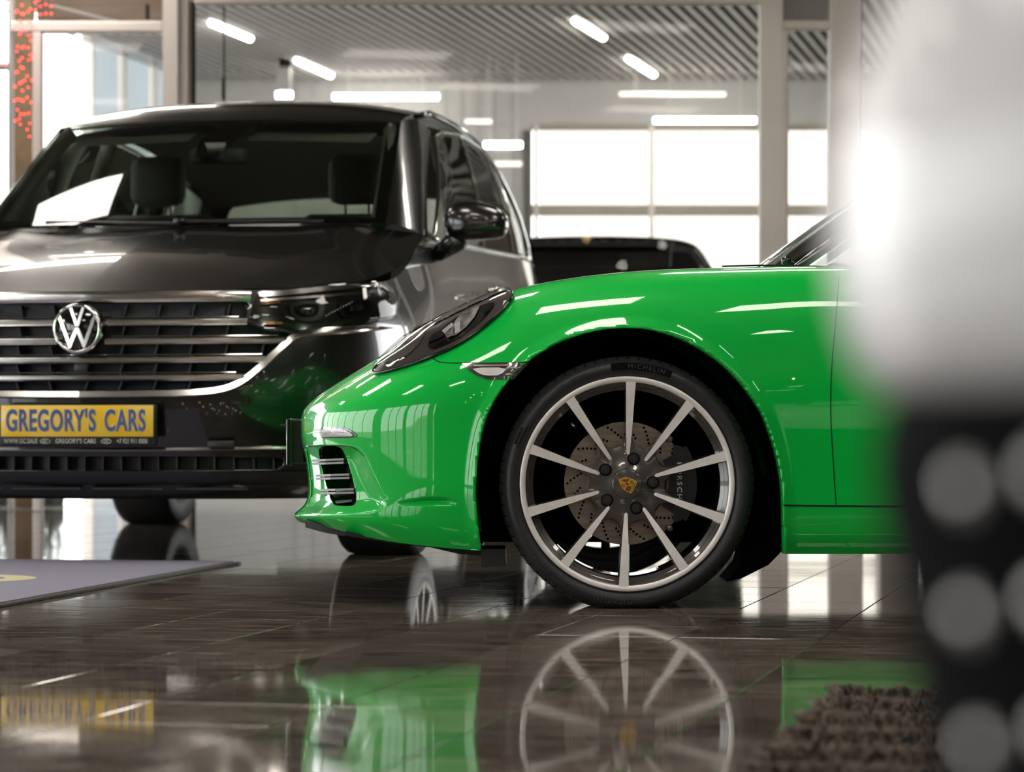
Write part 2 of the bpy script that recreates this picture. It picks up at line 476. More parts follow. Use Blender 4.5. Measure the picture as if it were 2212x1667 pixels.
# glowing tubes hung across the far hall
m_lamp2 = pm('dim_lamp_diffuser', (1, 1, 1), 0.5, emit=(1.0, 0.90, 0.74), es=1.15, noise=(2, (0.97, 0.97, 0.97)))
for ki, (a, c, py, th, mm, lab) in enumerate([(720, 947, 209, 12, m_lamp, 'bright tube lamp hung level before the pale panelled wall'), (1338, 1567, 203, 9, m_lamp2, 'dim warm tube lamp hung above the garage door'),
                        (1413, 1632, 260, 12, m_lamp, 'bright tube lamp hung along the top of the garage door panes'), (1004, 1062, 262, 9, m_lamp2, 'short dim tube lamp hung close to the panelled wall'),
                        (1046, 1127, 313, 13, m_lamp, 'short bright tube lamp hung low beside the garage door track'), (1066, 1127, 354, 10, m_lamp2, 'dim tube lamp hung lowest beside the garage door track'), (594, 632, 205, 13, m_lamp, 'stubby bright tube lamp under the small square post')][:6]):
    Yl = 25.6-0.17*ki; A = W(a, py, Yl); B = W(c, py, Yl); r = th/2/F*Yl
    lt = thing('hanging_tube_lamp', lab, 'lamp', (A+B)/2, 'tube lamps hung in the far hall')
    MB().tube([A, B], r, 12).build('lamp_tube', mm, lt, True)
    for s in (0.15, 0.85):
        p = A.lerp(B, s); MB().tube([p+Vector((0,0,r*0.8)), Vector((p.x, p.y, ZC+0.102))], 0.003, 6).build('hanger_wire', m_grey, lt)
for (x, y) in [(-2.4, 16.2), (0.0, 16.0), (2.4, 16.4), (-1.6, 18.4), (0.9, 18.6), (3.0, 18.8), (-2.6, 20.4), (0.2, 20.6)][:3]:  # extra tubes, hidden from view, added to brighten the far hall
    lt = thing('added_hall_tube', 'added fill tube hung unseen behind the head beam to light the hall', 'lamp', (x, y, 3.68), 'added fill tubes high in the far hall')
    MB().tube([(x-0.6, y, 3.68), (x+0.6, y, 3.68)], 0.04, 10).build('lamp_tube', m_lamp, lt, True)
    for d in (-0.4, 0.4): MB().tube([(x+d, y, 3.71), (x+d, y, ZC+0.102)], 0.003, 6).build('hanger_wire', m_grey, lt)
# small square post with dark head
pt = thing('post_lamp', 'small pale square post lamp with black head and glowing foot under the slats', 'lamp', W(612, 180, 24.6))
A = W(598, 196, 24.6); B = W(627, 140, 24.6)
MB().box((A.x, 24.6, A.z), (B.x, 24.75, B.z), 0.01).build('post_body', m_wall, pt)
MB().tube([(A.x-0.01, 24.67, A.z-0.03), (B.x+0.01, 24.67, A.z-0.03)], 0.028, 10).build('lamp_tube', m_lamp, pt, True)
MB().box((A.x+0.02, 24.56, B.z-0.02), (B.x+0.01, 24.76, ZC), 0.01).build('post_head', m_void, pt)

# far hall left side: glazed wall running away, with pale upright blinds
m_blind = pm('pale_blind_fabric', (0.62, 0.65, 0.68), 0.8, noise=(4, (0.58, 0.61, 0.64)))
_t = m_blind.node_tree; _b = _t.nodes['Principled BSDF']; _tl = _t.nodes.new('ShaderNodeBsdfTranslucent'); _tl.inputs['Color'].default_value = (0.62, 0.66, 0.70, 1)
_mx = _t.nodes.new('ShaderNodeMixShader'); _mx.inputs[0].default_value = 0.5
_t.links.new(_b.outputs[0], _mx.inputs[1]); _t.links.new(_tl.outputs[0], _mx.inputs[2]); _t.links.new(_mx.outputs[0], _t.nodes['Material Output'].inputs['Surface'])
Ya = (ZC-CZ)*F/(HY-95); A = Vector((XB(190, Ya), Ya, 0)); dirL = E2
wl = MB()
for i in range(6):
    p = A+dirL*(i*0.78); wl.box((p.x-0.05, p.y-0.05, 0), (p.x+0.05, p.y+0.05, ZC+0.098))
wleft = wl.build('window_1', m_grey); struct(wleft)
for i in range(5):
    p = A+dirL*(i*0.78+0.06); q = A+dirL*(i*0.78+0.70)
    MB().prism([(p.x, p.y, 0.05), (q.x, q.y, 0.05), (q.x, q.y, ZC+0.098), (p.x, p.y, ZC+0.098)], E1*0.012).build('blind_panel', m_blind, wleft)

# glass partition between the showroom and the far hall
def XP(px): return (px-CX)/F*YP
def ZP(py): return CZ-(py-HY)/F*YP
trim = MB()
part = struct(MB().box((XP(354), YP-0.05, 0), (XP(386), YP+0.06, ZS)).build('trim_1', m_grey)); part['label'] = 'pale grey upright frame of the glass partition, left of the slats'
m_edge = pm('tan_edge_profile', (0.42, 0.33, 0.25), 0.5, noise=(3, (0.38, 0.30, 0.23)))
MB().box((XP(386), YP-0.02, 0), (XP(408), YP+0.06, ZS), 0.01).build('post_return', m_grey, part)
MB().box((XP(408), YP, 0), (XP(414), YP+0.06, ZP(2)), 0.002).build('post_edge', m_edge, part)
MB().box((XP(414), YP+0.005, 0), (XP(421), YP+0.04, ZP(2)), 0.002).build('post_gasket', m_void, part)
t2 = struct(MB().box((XP(421), YP-0.03, ZP(10)), (XP(1640), YP+0.05, ZP(-60)), 0.01).build('trim_2', m_grey)); t2['label'] = 'long grey head beam of the glass partition'
MB().box((XP(354), YP-0.06, ZP(-60)), (XP(2300), YP+0.1, ZS)).build('upper_wall', pm('dark_bulkhead_paint', (0.075, 0.066, 0.058), 0.6, noise=(2, (0.065, 0.057, 0.05))), t2)
MB().box((XP(421), YP+0.051, ZP(6)), (XP(510), YP+0.06, ZP(0))).build('beam_shadow_gap', m_void, t2)
t3 = struct(MB().box((XP(1640), YP-0.06, 0), (XP(1690), YP+0.06, ZP(-60)), 0.008).build('trim_3', m_grey)); t3['label'] = 'wide grey upright frame beside the narrow glass door'
MB().box((XP(1690), YP-0.01, 0), (XP(1701), YP+0.06, ZP(46)), 0.004).build('door_jamb', m_grey, t3)
MB().box((XP(1701), YP+0.02, 0), (XP(1704), YP+0.05, ZP(66)), 0.001).build('jamb_edge', m_edge, t3)
t4 = struct(MB().box((XP(1790), YP-0.06, 0), (XP(1858), YP+0.06, ZP(-60)), 0.008).build('trim_4', m_grey)); t4['label'] = 'grey upright frame on the far side of the narrow glass door'
MB().box((XP(1858), YP, 0), (XP(1864), YP+0.05, ZP(-60)), 0.001).build('post_gasket', m_void, t4)
MB().box((XP(1690), YP-0.03, ZP(64)), (XP(1790), YP+0.06, ZP(46)), 0.006).build('door_head', m_grey, t4)
MB().box((XP(1690), YP+0.0, ZP(46)), (XP(1790), YP+0.05, ZP(-60))).build('perforated_panel', pm('perforated_sheet', (0.36, 0.35, 0.34), 0.6, noise=(160, (0.27, 0.26, 0.25)), bump=(200, 0.5)), t4)
MB().box((XP(2200), YP-0.06, 0), (XP(2300), YP+0.06, ZP(-60)), 0.008).build('far_post', m_grey, t4)
for n, (a, c) in enumerate([(421, 1640), (1704, 1790), (1864, 2200)]):
    w = struct(MB().box((XP(a), YP+0.02, 0.02), (XP(c), YP+0.03, ZP(0))).build('window_%d' % (n+2), m_pane))
# thin dark hanging cord with beads near the left pane
MB().tube([W(484, 0, YP+0.3), W(484, 300, YP+0.3)], 0.006, 6).build('blind_cord', m_void, part)
MB().tube([W(483, 168, YP+0.3), W(483, 214, YP+0.3)], 0.011, 8).build('cord_weight', m_void, part)

# left part of the partition: frames round a bright glazed bay
t5 = struct(MB().box((XP(20), YP-0.05, ZP(72)), (XP(354), YP+0.05, ZP(48)), 0.01).build('trim_5', m_grey)); t5['label'] = 'grey cross frame over the bright bay at the left'
MB().box((XP(74), YP-0.05, 0), (XP(92), YP+0.05, ZP(72)), 0.006).build('mullion', m_grey, t5)
MB().box((XP(20), YP-0.05, 0), (XP(28), YP+0.05, ZS), 0.006).build('mullion', m_wall, t5)
MB().box((XP(-40), YP-0.05, ZP(150)), (XP(20), YP+0.05, ZP(138)), 0.006).build('cross_bar', m_wall, t5)
MB().box((XP(-300), YP-0.05, 0), (XP(-40), YP+0.05, ZS)).build('end_post', m_grey, t5)
m_brown = pm('brown_soffit_board', (0.17, 0.115, 0.075), 0.6, noise=(2, (0.24, 0.18, 0.14), (1, 6, 1)))
# sloping brown soffit seen above the cross frame
MB().add([W(80, 48, YP+0.5), W(354, 48, YP+0.5), W(354, -40, YP+0.9), W(80, -40, YP+0.9), W(80, 48, YP+0.56), W(354, 48, YP+0.56), W(354, -40, YP+0.96), W(80, -40, YP+0.96)],
         [(0,1,2,3),(7,6,5,4),(0,4,5,1),(1,5,6,2),(2,6,7,3),(3,7,4,0)]).build('soffit_board', m_brown, t5)
MB().prism([W(100, 10, YP+0.42), W(118, 10, YP+0.42), W(262, 46, YP+0.42), W(240, 46, YP+0.42)], (0, 0.05, 0)).build('soffit_batten', m_wall, t5)
MB().box((XP(298), YP+0.3, ZP(22)), (XP(304), YP+0.36, ZP(-10))).build('soffit_hook', m_void, t5)
for n, (a, c) in enumerate([(92, 354), (-40, 20)]):
    struct(MB().box((XP(a), YP, 0.02), (XP(c), YP+0.008, ZP(72))).build('window_%d' % (n+5), m_pane))

# showroom shell
cs = MB().box((XL, YN, ZS), (XR, YP, ZS+0.2)).build('ceiling.001', m_ceil); cs.name = 'ceiling_2'; struct(cs)
panel_spots = [(-2.62, 11.35), (-2.65, 14.05), (0.9, 9.6), (-0.2, 6.2), (2.6, 7.4), (-3.3, 8.6), (-0.9, 8.2), (-3.9, 5.2), (-1.5, 4.6), (1.3, 4.6), (3.9, 5.2), (1.4, 12.2), (3.8, 10.6), (-4.8, 10.4), (-2.9, 1.6), (-0.4, 1.2), (2.2, 1.4), (4.4, 1.8)]
for (x, y) in panel_spots:
    M = Matrix.Translation((x, y, ZS)) @ Matrix.Rotation(-PHI, 4, 'Z')
    lp = thing('ceiling_light_panel', 'square glowing light panel flush in the dark showroom ceiling', 'light panel', (x, y, ZS), 'square light panels in the showroom ceiling')
    link('light_diffuser', mesh('light_diffuser', *(lambda b: (b.V, b.F))(MB().box((-0.42, -0.24, -0.03), (0.42, 0.24, -0.012)))), m_panel, lp, M)
    fr = MB()
    for a, c in (((-0.45,-0.27,-0.035),(0.45,-0.24,0)), ((-0.45,0.24,-0.035),(0.45,0.27,0)), ((-0.45,-0.24,-0.035),(-0.42,0.24,0)), ((0.42,-0.24,-0.035),(0.45,0.24,0))): fr.box(a, c)
    link('panel_frame', mesh('panel_frame', fr.V, fr.F), m_wall, lp, M)

wl_ = thing('added_lamp_bar', 'added unseen lamp bar over the partition, for a reflection in the SUV bonnet', 'lamp', (-2.1, YP-0.11, 3.12))  # added out of view to reflect a bright band in the SUV bonnet
MB().box((-2.65, YP-0.10, 3.07), (-1.65, YP-0.06, 3.17), 0.008).build('lamp_housing', m_grey, wl_)
MB().box((-2.62, YP-0.115, 3.085), (-1.68, YP-0.10, 3.155), 0.004).build('light_diffuser', m_panel, wl_)
def window_wall(name, n0, axis, pos, spans, z0, z1, lo, hi, zt, mull=1.5):
    """wall with glazed openings; axis 'x' runs along x at y=pos, 'y' runs along y at x=pos"""
    m = MB(); wins = []
    def bx(a, c, za, zb, d0=-0.12, d1=0.12):
        if axis == 'x': m.box((a, pos+d0, za), (c, pos+d1, zb))
        else: m.box((pos+d0, a, za), (pos+d1, c, zb))
    cur = lo
    for (a, c) in spans:
        if a > cur: bx(cur, a, 0, zt)
        if z0 > 0: bx(a, c, 0, z0)
        bx(a, c, z1, zt); cur = c
    if cur < hi: bx(cur, hi, 0, zt)
    w = m.build(name, m_wall); struct(w)
    for i, (a, c) in enumerate(spans):
        f = MB(); n = max(1, round((c-a)/mull))
        for k in range(n+1):
            x = a+(c-a)*k/n
            if axis == 'x': f.box((x-0.04, pos-0.05, z0), (x+0.04, pos+0.05, z1))
            else: f.box((pos-0.05, x-0.04, z0), (pos+0.05, x+0.04, z1))
        fo = struct(f.build('window_%d' % (n0+i), m_grey))
        for k in range(n):
            x = a+(c-a)*k/n; x2 = a+(c-a)*(k+1)/n
            if axis == 'x': MB().box((x+0.04, pos-0.006, z0), (x2-0.04, pos+0.006, z1)).build('pane', m_pane, fo)
            else: MB().box((pos-0.006, x+0.04, z0), (pos+0.006, x2-0.04, z1)).build('pane', m_pane, fo)
    return w
m_dwall = pm('dark_showroom_wall', (0.055, 0.048, 0.042), 0.6, noise=(1.2, (0.09, 0.075, 0.06)))
wf = window_wall('wall_front', 10, 'x', YN, [(-8.9, -8.5)], 0.15, 2.6, XL, XR, ZS, 1.1); wf.data.materials[0] = m_dwall
window_wall('wall_left', 20, 'y', XL, [(-4.6, -0.2), (0.2, 3.6), (4.6, 13.8)], 0.25, 2.9, YN, YP, ZS, 1.3)
window_wall('wall_right', 30, 'y', XR, [(12.0, 13.9)], 0.3, 1.35, YN, YP, ZS, 1.25).data.materials[0] = m_bwall
gnd = MB().box((-120, -120, -0.5), (120, 140, -0.16)).build('ground', pm('outdoor_paving', (0.30, 0.30, 0.29), 0.9, noise=(0.3, (0.22, 0.26, 0.18)))); struct(gnd)
# ------------------------------------------------------------------ green sports car
m_green = pm('green_car_paint', (0.0, 0.50, 0.055), 0.4, coat=1.0, coat_rough=0.0, spec=0.1, noise=(900, (0.0, 0.51, 0.057)))
m_black = pm('black_plastic', (0.012, 0.012, 0.013), 0.45, noise=(60, (0.016, 0.016, 0.017)))
m_gloss = pm('gloss_black', (0.006, 0.006, 0.006), 0.1, coat=1.0, noise=(60, (0.008, 0.008, 0.008)))
m_rubber = pm('tyre_rubber', (0.016, 0.016, 0.018), 0.48, noise=(90, (0.022, 0.022, 0.024)), bump=(260, 0.15))
m_mach = pm('machined_alloy', (0.90, 0.87, 0.84), 0.38, 0.3, noise=(40, (0.84, 0.81, 0.78)))
m_gun = pm('gunmetal_paint', (0.085, 0.080, 0.075), 0.25, 0.55, coat=1.0, noise=(60, (0.10, 0.094, 0.088)))
m_disc = pm('brake_steel', (0.36, 0.31, 0.26), 0.38, 0.85, noise=(14, (0.27, 0.23, 0.19), (1, 1, 9)))
m_chrome = pm('chrome', (0.85, 0.84, 0.82), 0.06, 1.0, noise=(30, (0.82, 0.81, 0.79)))
m_seam = pm('panel_gap', (0.002, 0.006, 0.003), 0.9, noise=(60, (0.004, 0.008, 0.005)))
m_white = pm('white_print', (0.85, 0.84, 0.82), 0.5, noise=(60, (0.8, 0.8, 0.78)))
m_clear = glass('clear_lamp_cover', (0.93, 0.93, 0.93), 1.45)

YCc, TW = 7.45, 0.93
pxm = {0: 655, 1: 648, 2: 668, 3: 697, 4: 745, 5: 830, 6: 935, 7: 1035, 8: 1130, 9: 1355, 10: 1600, 11: 1700, 12: 1830, 13: 2050}
tm = [0, .35, .52, .64, .74, .83, .885, .905, .915, .93, .92, .91, .905, .905]
# rows: list over columns 1..13 of (px, py, t)
base = [(pxm[c], tm[c]) for c in range(1, 14)]
def row(py, px=None, dt=None, t=None):
    out = []
    for i, (x, tt) in enumerate(base):
        x2 = px[i] if px and i < len(px) else x
        y2 = py[i] if i < len(py) else py[-1]
        t2 = t[i] if t and i < len(t) else tt+(dt[i] if dt and i < len(dt) else (dt[-1] if dt else 0))
        out.append((x2, y2, t2))
    return out
R = [
 row([1128,1132,1138,1150,1169,1181,1189,1192,1194,1195,1196,1196,1196], [645,672,706,752,838,940,1037], [-.05]*5+[-.035]),
 row([1119,1121,1124,1129,1140,1152,1160,1165,1168,1170,1170,1170,1170], [633,660,695,745,832,936,1036], [-.01]*5+[-.015]),
 row([1107,1108,1109,1109,1107,1106,1108,1120,1130,1140,1142,1142,1142], [631,658,693,743,830], [0]*5+[-.006]),
 row([1086,1088,1088,1082,1072,1066,1068,1080,1090,1100,1104,1104,1104], [661,680,704,747,830], [-.02,-.015,-.01,-.004,0]),
 row([1030,1030,1030,1028,1026,1024,1026,1035,1040,1045,1045,1045,1045], [662,680,703,747,830], [-.02,-.015,-.01,-.003,0]),
 row([982,980,978,977,976,975,978,985,990,995,995,995,995], [656,674,700,746,830], [-.01,-.008,-.005,0]),
 row([955,955,955,955,955,954,955,955,955,950,950,950,950]),
 row([905,904,903,903,903,903,903,903,903,903,903,903,903], [647,667,696,745,830]),
 row([878,874,869,864,862,858,855,852,850,845,845,845,845], [657,679,710,760,840,938,1035], None, [.35,.52,.64,.74,.83,.885,.905,.915,.927,.918,.908,.903,.903]),
 row([850,838,828,819,812,802,795,790,785,785,785,785,785], [690,722,760,808,870,948,1038,1130], None, [.37,.53,.645,.735,.81,.868,.893,.905,.918,.91,.90,.898,.898]),
 row([818,803,792,780,769,752,738,726,718,718,718,718,718], [740,776,814,855,905,970,1048,1134], None, [.40,.545,.65,.725,.782,.83,.86,.88,.902,.898,.89,.888,.888]),
 row([789,776,763,750,735,713,692,674,660,658,657,657,657], [788,820,855,893,938,995,1062,1140], None, [.43,.555,.645,.703,.748,.788,.818,.842,.87,.872,.866,.866,.866]),
 row([764,750,738,722,703,680,658,639,620,614,612,612,612], [828,858,888,922,962,1012,1070,1145], None, [.465,.565,.635,.685,.724,.755,.778,.798,.825,.832,.83,.83,.83]),
 row([749,736,722,707,688,667,644,621,597,590,587,587,587], [854,882,911,942,979,1024,1078,1149], None, [.485,.56,.62,.66,.694,.72,.74,.756,.778,.788,.788,.788,.788]),
 row([739,728,716,701,682.5,661,637,613.5,584,577,574,573.5,573], [871,896,921,950,986,1031,1085,1152], None, [.50,.555,.60,.635,.66,.68,.692,.702,.715,.725,.725,.725,.725]),
]
net = []
for r in R:
    pts = [W(x, y, YCc-t) for (x, y, t) in r]
    p1 = pts[0]; c0 = W(r[0][0]+7, r[0][1]+(3 if r[0][1] < 900 else 0), YCc)      # centre line
    net.append([c0]+pts)
# bonnet rows, inside the wing crest
def inner(k, dz, dx):
    last = net[14]; out = []
    for i, p in enumerate(last):
        t = YCc-p.y; out.append(Vector((p.x+dx*(1 if i < 9 else 0), YCc-t*k, p.z+dz-(0.0 if i > 5 else 0.004))))
    return out
net.append(inner(0.86, -0.006, 0.0)); net.append(inner(0.62, -0.040, -0.01)); net.append(inner(0.3, -0.046, -0.02)); net.append(inner(0.0, -0.044, -0.03))
# rear part of the car, out of sight behind the white car
tail = [(1.55, .90, 1.0), (2.1, .905, 1.0), (2.5, .93, 1.0), (2.76, .94, 1.0), (3.1, .925, 1.0), (3.42, .86, 0.99), (3.62, .70, 0.97), (3.70, .40, 0.96), (3.72, 0.0, 0.96)]
for r in net:
    p = r[13]; t0 = YCc-p.y
    for (x, tt, kz) in tail: r.append(Vector((x if x < 3.5 else x, YCc-t0*tt/.905, p.z*kz)))
G = dense(np.array([[tuple(p) for p in r] for r in net]), 240, 420, 0.75)
nr, nc = G.shape[:2]
S = Surf(G.reshape(-1, 3), gridfaces(nr, nc))
S.F = [f[::-1] for f in S.F]
pp = proj(S.V)
# the flare round the wheel opening
arch = [(1042,1200),(1041,1187),(1035,1153),(1028,1078),(1028,1040),(1034,975),(1045,919),(1058,885),(1077,851),(1098,823),(1122,798),(1145,778),(1171,760),(1200,744),(1232,730),(1268,719),(1303,711.5),(1345,708),(1372,708.5),(1398,711),(1427,717),(1455,726),(1484,738),(1511,753),(1541,772),(1568,794),(1590,816),(1610,840),(1628,864),(1644,889),(1658,921),(1670,957),(1679,990),(1685,1021),(1689,1050),(1691,1082),(1692,1140),(1693,1200)]
archc = smoothpoly(arch, 1, False)
closed_arch = np.vstack([archc, [[1693, 1260], [1042, 1260]]])
d, q = nearest(pp, archc, False); ins = inside(pp, closed_arch)
front = (S.V[:, 1] < 7.0)
lip = 27.0
k = np.where(~ins & front & (d < lip), 1-d/lip, 0.0)
S.V[:, 1] -= 0.012*k**1.35*np.clip((1210-pp[:, 1])/60, 0, 1)
# scoop round the lower air intake
scoop = smoothpoly([(652,966),(690,962),(740,962),(770,965),(787,985),(800,1020),(822,1062),(832,1082),(826,1098),(800,1106),(740,1110),(690,1109),(645,1108),(652,1095),(664,1080),(664,1030),(656,985)], 2)
d2, q2 = nearest(pp, scoop); in2 = inside(pp, scoop) & front
S.V[:, 1] += np.where(in2, 0.045*np.clip(d2/26.0, 0, 1)**0.8, 0)
# hollow in the lower corner of the bumper
hol = smoothpoly([(855,1085),(900,1076),(960,1072),(982,1080),(984,1092),(930,1092),(870,1092)], 2)
d3, _ = nearest(pp, hol); in3 = inside(pp, hol) & front
S.V[:, 1] += np.where(in3, 0.012*np.clip(d3/8.0, 0, 1), 0)
S.tree()
base_S = Surf(S.V.copy(), S.F)
intake = smoothpoly([(688,964),(718,962),(737,966),(747,985),(757,1015),(766,1050),(771,1075),(768,1088),(760,1093),(730,1093),(720,1090),(712,1070),(700,1030),(690,990)], 1)
drl = np.array([(677,927),(690,923),(720,921),(745,923),(760,929),(776,943),(745,946),(677,945)])
S.cut(closed_arch, (0, 0.05, 0))
S.cut(intake, (0.004, 0.05, 0))
cr_ = [(CX+F*(2.76+0.355*math.cos(a))/6.52, HY-F*(0.318+0.355*math.sin(a)-CZ)/6.52) for a in np.linspace(0, 2*math.pi, 48, endpoint=False)]
S.cut(np.array(cr_), (0, 0.05, 0))

gx = (1355-CX)/F*6.56
car = thing('sports_car', 'bright green sports car parked broadside with ten spoke alloy wheel', 'car', (gx+1.2, YCc, 0))
body = obj('car_body', S.V, S.F, m_green, car, True)
me = body.data
# far side of the car: mirrored skin
Vm = base_S.V.copy(); Vm[:, 1] = 2*YCc-Vm[:, 1]
obj('far_body_side', Vm, [f[::-1] for f in base_S.F], m_green, car, True)
# arch liner
Xw, Zw, Yw = gx, 0.3106, 6.56
ln = MB(); n = 40
arc3 = []
for p in resample(archc, 22, False):
    loc, _ = base_S.hit(*p); arc3.append(loc)
lv = []; prof = [0.03, 0.12, 0.3, 0.45]
for p in arc3:
    for k_, dy in enumerate(prof):
        s_ = 1.0+0.012*k_
        lv.append(Vector((Xw+(p.x-Xw)*s_, p.y+dy, p.z if p.z < 0.3 else 0.3+(p.z-0.3)*s_)))
ln.add(lv, [(i*4+j, (i+1)*4+j, (i+1)*4+j+1, i*4+j+1) for i in range(len(arc3)-1) for j in range(3)])
m_liner = pm('wheel_well_liner', (0.004, 0.004, 0.004), 0.95, spec=0.1, noise=(40, (0.006, 0.006, 0.006)))
ln.build('arch_liner', m_liner, car, True)
bk = MB()                                                # inner wall of the wheel well, open below
top = [Vector((p.x, 7.05, max(p.z, 0.145))) for p in arc3]
bk.add(top+[Vector((Xw, 7.05, 0.145))], [(i, i+1, len(top)) for i in range(len(top)-1)])
bk.build('wheel_well_wall', m_liner, car)
# mud guard flaps in front of and behind the wheel
MB().prism([W(1040,1186,6.62), W(1092,1186,6.62), W(1094,1222,6.62), W(1040,1226,6.62)], (0, 0.22, 0)).build('air_deflector', m_black, car)
MB().prism([W(1640,1060,6.75), W(1692,1010,6.75), W(1692,1187,6.75), W(1660,1220,6.75), W(1600,1250,6.75), W(1570,1256,6.75), W(1600,1220,6.75)], (0, 0.25, 0)).build('rear_liner_flap', m_liner, car)
# underbody
MB().box((0.95, 6.7, 0.14), (3.4, 8.2, 0.17)).build('underbody', m_liner, car)
# splitter under the nose
sp = [(658,1124),(700,1133),(745,1143),(752,1150),(745,1158),(700,1150),(660,1139)]
MB().prism([W(x, y, 6.86) for x, y in sp], (0, 0.9, 0)).build('chin_splitter', pm('grey_plastic', (0.085, 0.08, 0.095), 0.45, noise=(50, (0.10, 0.095, 0.11))), car)
sp2 = [(745,1148),(850,1168),(960,1180),(1040,1186),(1040,1200),(990,1196),(930,1182),(840,1172),(748,1157)]
MB().prism([W(x, y, 6.72) for x, y in sp2], (0, 1.2, 0)).build('undertray', m_black, car)

# seams
def seam(pts, r=0.0013, mat=m_seam, off=0.0002, name='panel_gap'):
    return MB().tube(base_S.path(smoothpoly(pts, 2, False), 6, off), r, 6).build(name, mat, car, True)
seam([(938,768),(934,772),(945,781),(965,784),(1000,784)])
seam([(1000,784),(1060,784),(1140,782)])
seam([(1692,1091),(1760,1092),(1900,1093),(2100,1094)], 0.0022)
seam([(1812,600),(1806,690),(1795,800),(1794,900),(1800,1000),(1806,1090)])
seam([(846,768),(852,760),(856,766)], 0.001)
seam([(652,966),(690,962),(738,962),(766,966),(786,985)], 0.001, m_seam)

# headlight
hl = smoothpoly([(806,809),(812,798),(840,770),(870,742),(902,714.5),(940,687),(985,663),(1030,645),(1075,634),(1099,631),(1109,636),(1108,647),(1095,665),(1075,686),(1045,711),(1010,736),(970,758),(930,775),(890,790),(850,802),(822,809)], 1)
def dr(name, poly, off, mat, parent, step=7, bulge=0.0, label=None):
    V, Fc = base_S.drape(np.array(poly, float), off, step, bulge)
    o = obj(name, V, Fc, mat, parent, True); 
    if label: o['label'] = label
    return o
base_S.lim = lambda px: 6.985-(px-870)/235*0.165
hlo = dr('headlight', hl, 0.006, pm('headlamp_housing', (0.085, 0.075, 0.070), 0.35, noise=(30, (0.10, 0.09, 0.085))), car, 5, label='dark swept-back headlight with clear cover')
MB().tube(base_S.path(hl, 8, 0.007, True), 0.0035, 6, closed=True).build('headlight_seal', m_gloss, hlo, True)
dr('inner_bezel', smoothpoly([(930,742),(960,712),(1000,682),(1050,662),(1072,656),(1068,672),(1040,700),(1005,728),(970,748),(940,760),(928,756)], 1), 0.0085, m_gloss, hlo)
dr('front_trim', smoothpoly([(828,790),(870,752),(905,722),(925,712),(918,735),(895,765),(860,785)], 1), 0.0085, pm('smoked_grey', (0.16, 0.145, 0.145), 0.3, noise=(30, (0.13, 0.12, 0.12))), hlo)
dr('reflector', [(966,735),(975,722),(988,700),(1000,684),(1020,674),(1042,665),(1030,690),(1012,712),(990,730)], 0.011, pm('bright_reflector', (0.80, 0.79, 0.77), 0.15, 0.25, coat=1, noise=(45, (0.22, 0.22, 0.22))), hlo)
dr('daylight_bar', [(960,722),(982,704),(986,710),(966,728)], 0.013, m_white, hlo)
dr('daylight_bar', [(988,706),(1000,700),(998,724),(988,728)], 0.013, m_white, hlo)
dr('projector_fin', [(966,728),(985,716),(984,732),(972,738)], 0.0135, pm('dark_ribbed_lens', (0.12, 0.12, 0.12), 0.3, noise=(200, (0.5, 0.5, 0.5))), hlo)
dr('eyebrow_trim', smoothpoly([(929,742),(944,724),(958,722),(966,730),(950,740),(932,746)], 1), 0.012, m_black, hlo)
V, Fc = base_S.drape(hl, 0.017, 6, 0.008); obj('headlight_cover', V, Fc, m_clear, hlo, True)

base_S.lim = None
# side marker lamp
sm = [(997,785),(1144,783),(1126,802),(1109,820),(1052,819),(1030,811),(1012,799)]
smo = dr('side_marker', sm, 0.002, pm('smoked_lens', (0.05, 0.043, 0.042), 0.15, coat=1, noise=(40, (0.07, 0.06, 0.06))), car, label='smoked side marker lamp with pale reflector')
dr('marker_reflector', smoothpoly([(1018,795),(1098,794),(1084,811),(1050,812),(1034,807)], 1), 0.004, pm('pale_reflector', (0.78, 0.77, 0.75), 0.25, noise=(40, (0.6, 0.59, 0.58), (1, 1, 12))), smo)
dr('marker_bar', [(1022,789),(1100,788),(1098,791),(1026,792)], 0.004, m_disc, smo)
dr('marker_bar', [(1104,794),(1126,793),(1112,811),(1092,811),(1094,808),(1110,807),(1120,797),(1103,797)], 0.004, m_disc, smo)
# front position lamp
dl = dr('position_lamp', smoothpoly(drl, 1), 0.002, m_gloss, car, 5, label='clear wedge-shaped front position lamp')
dr('lamp_lens', smoothpoly([(680,929),(720,925),(745,927),(756,932),(768,942),(740,943),(680,943)], 1), 0.004, pm('clear_lens', (0.72, 0.72, 0.74), 0.12, coat=1, noise=(22, (0.38, 0.37, 0.40), (1, 1, 6))), dl, 5)
MB().tube(base_S.path([(677,934),(700,932),(745,934)], 5, 0.005), 0.001, 6).build('lamp_rib', m_gloss, dl)

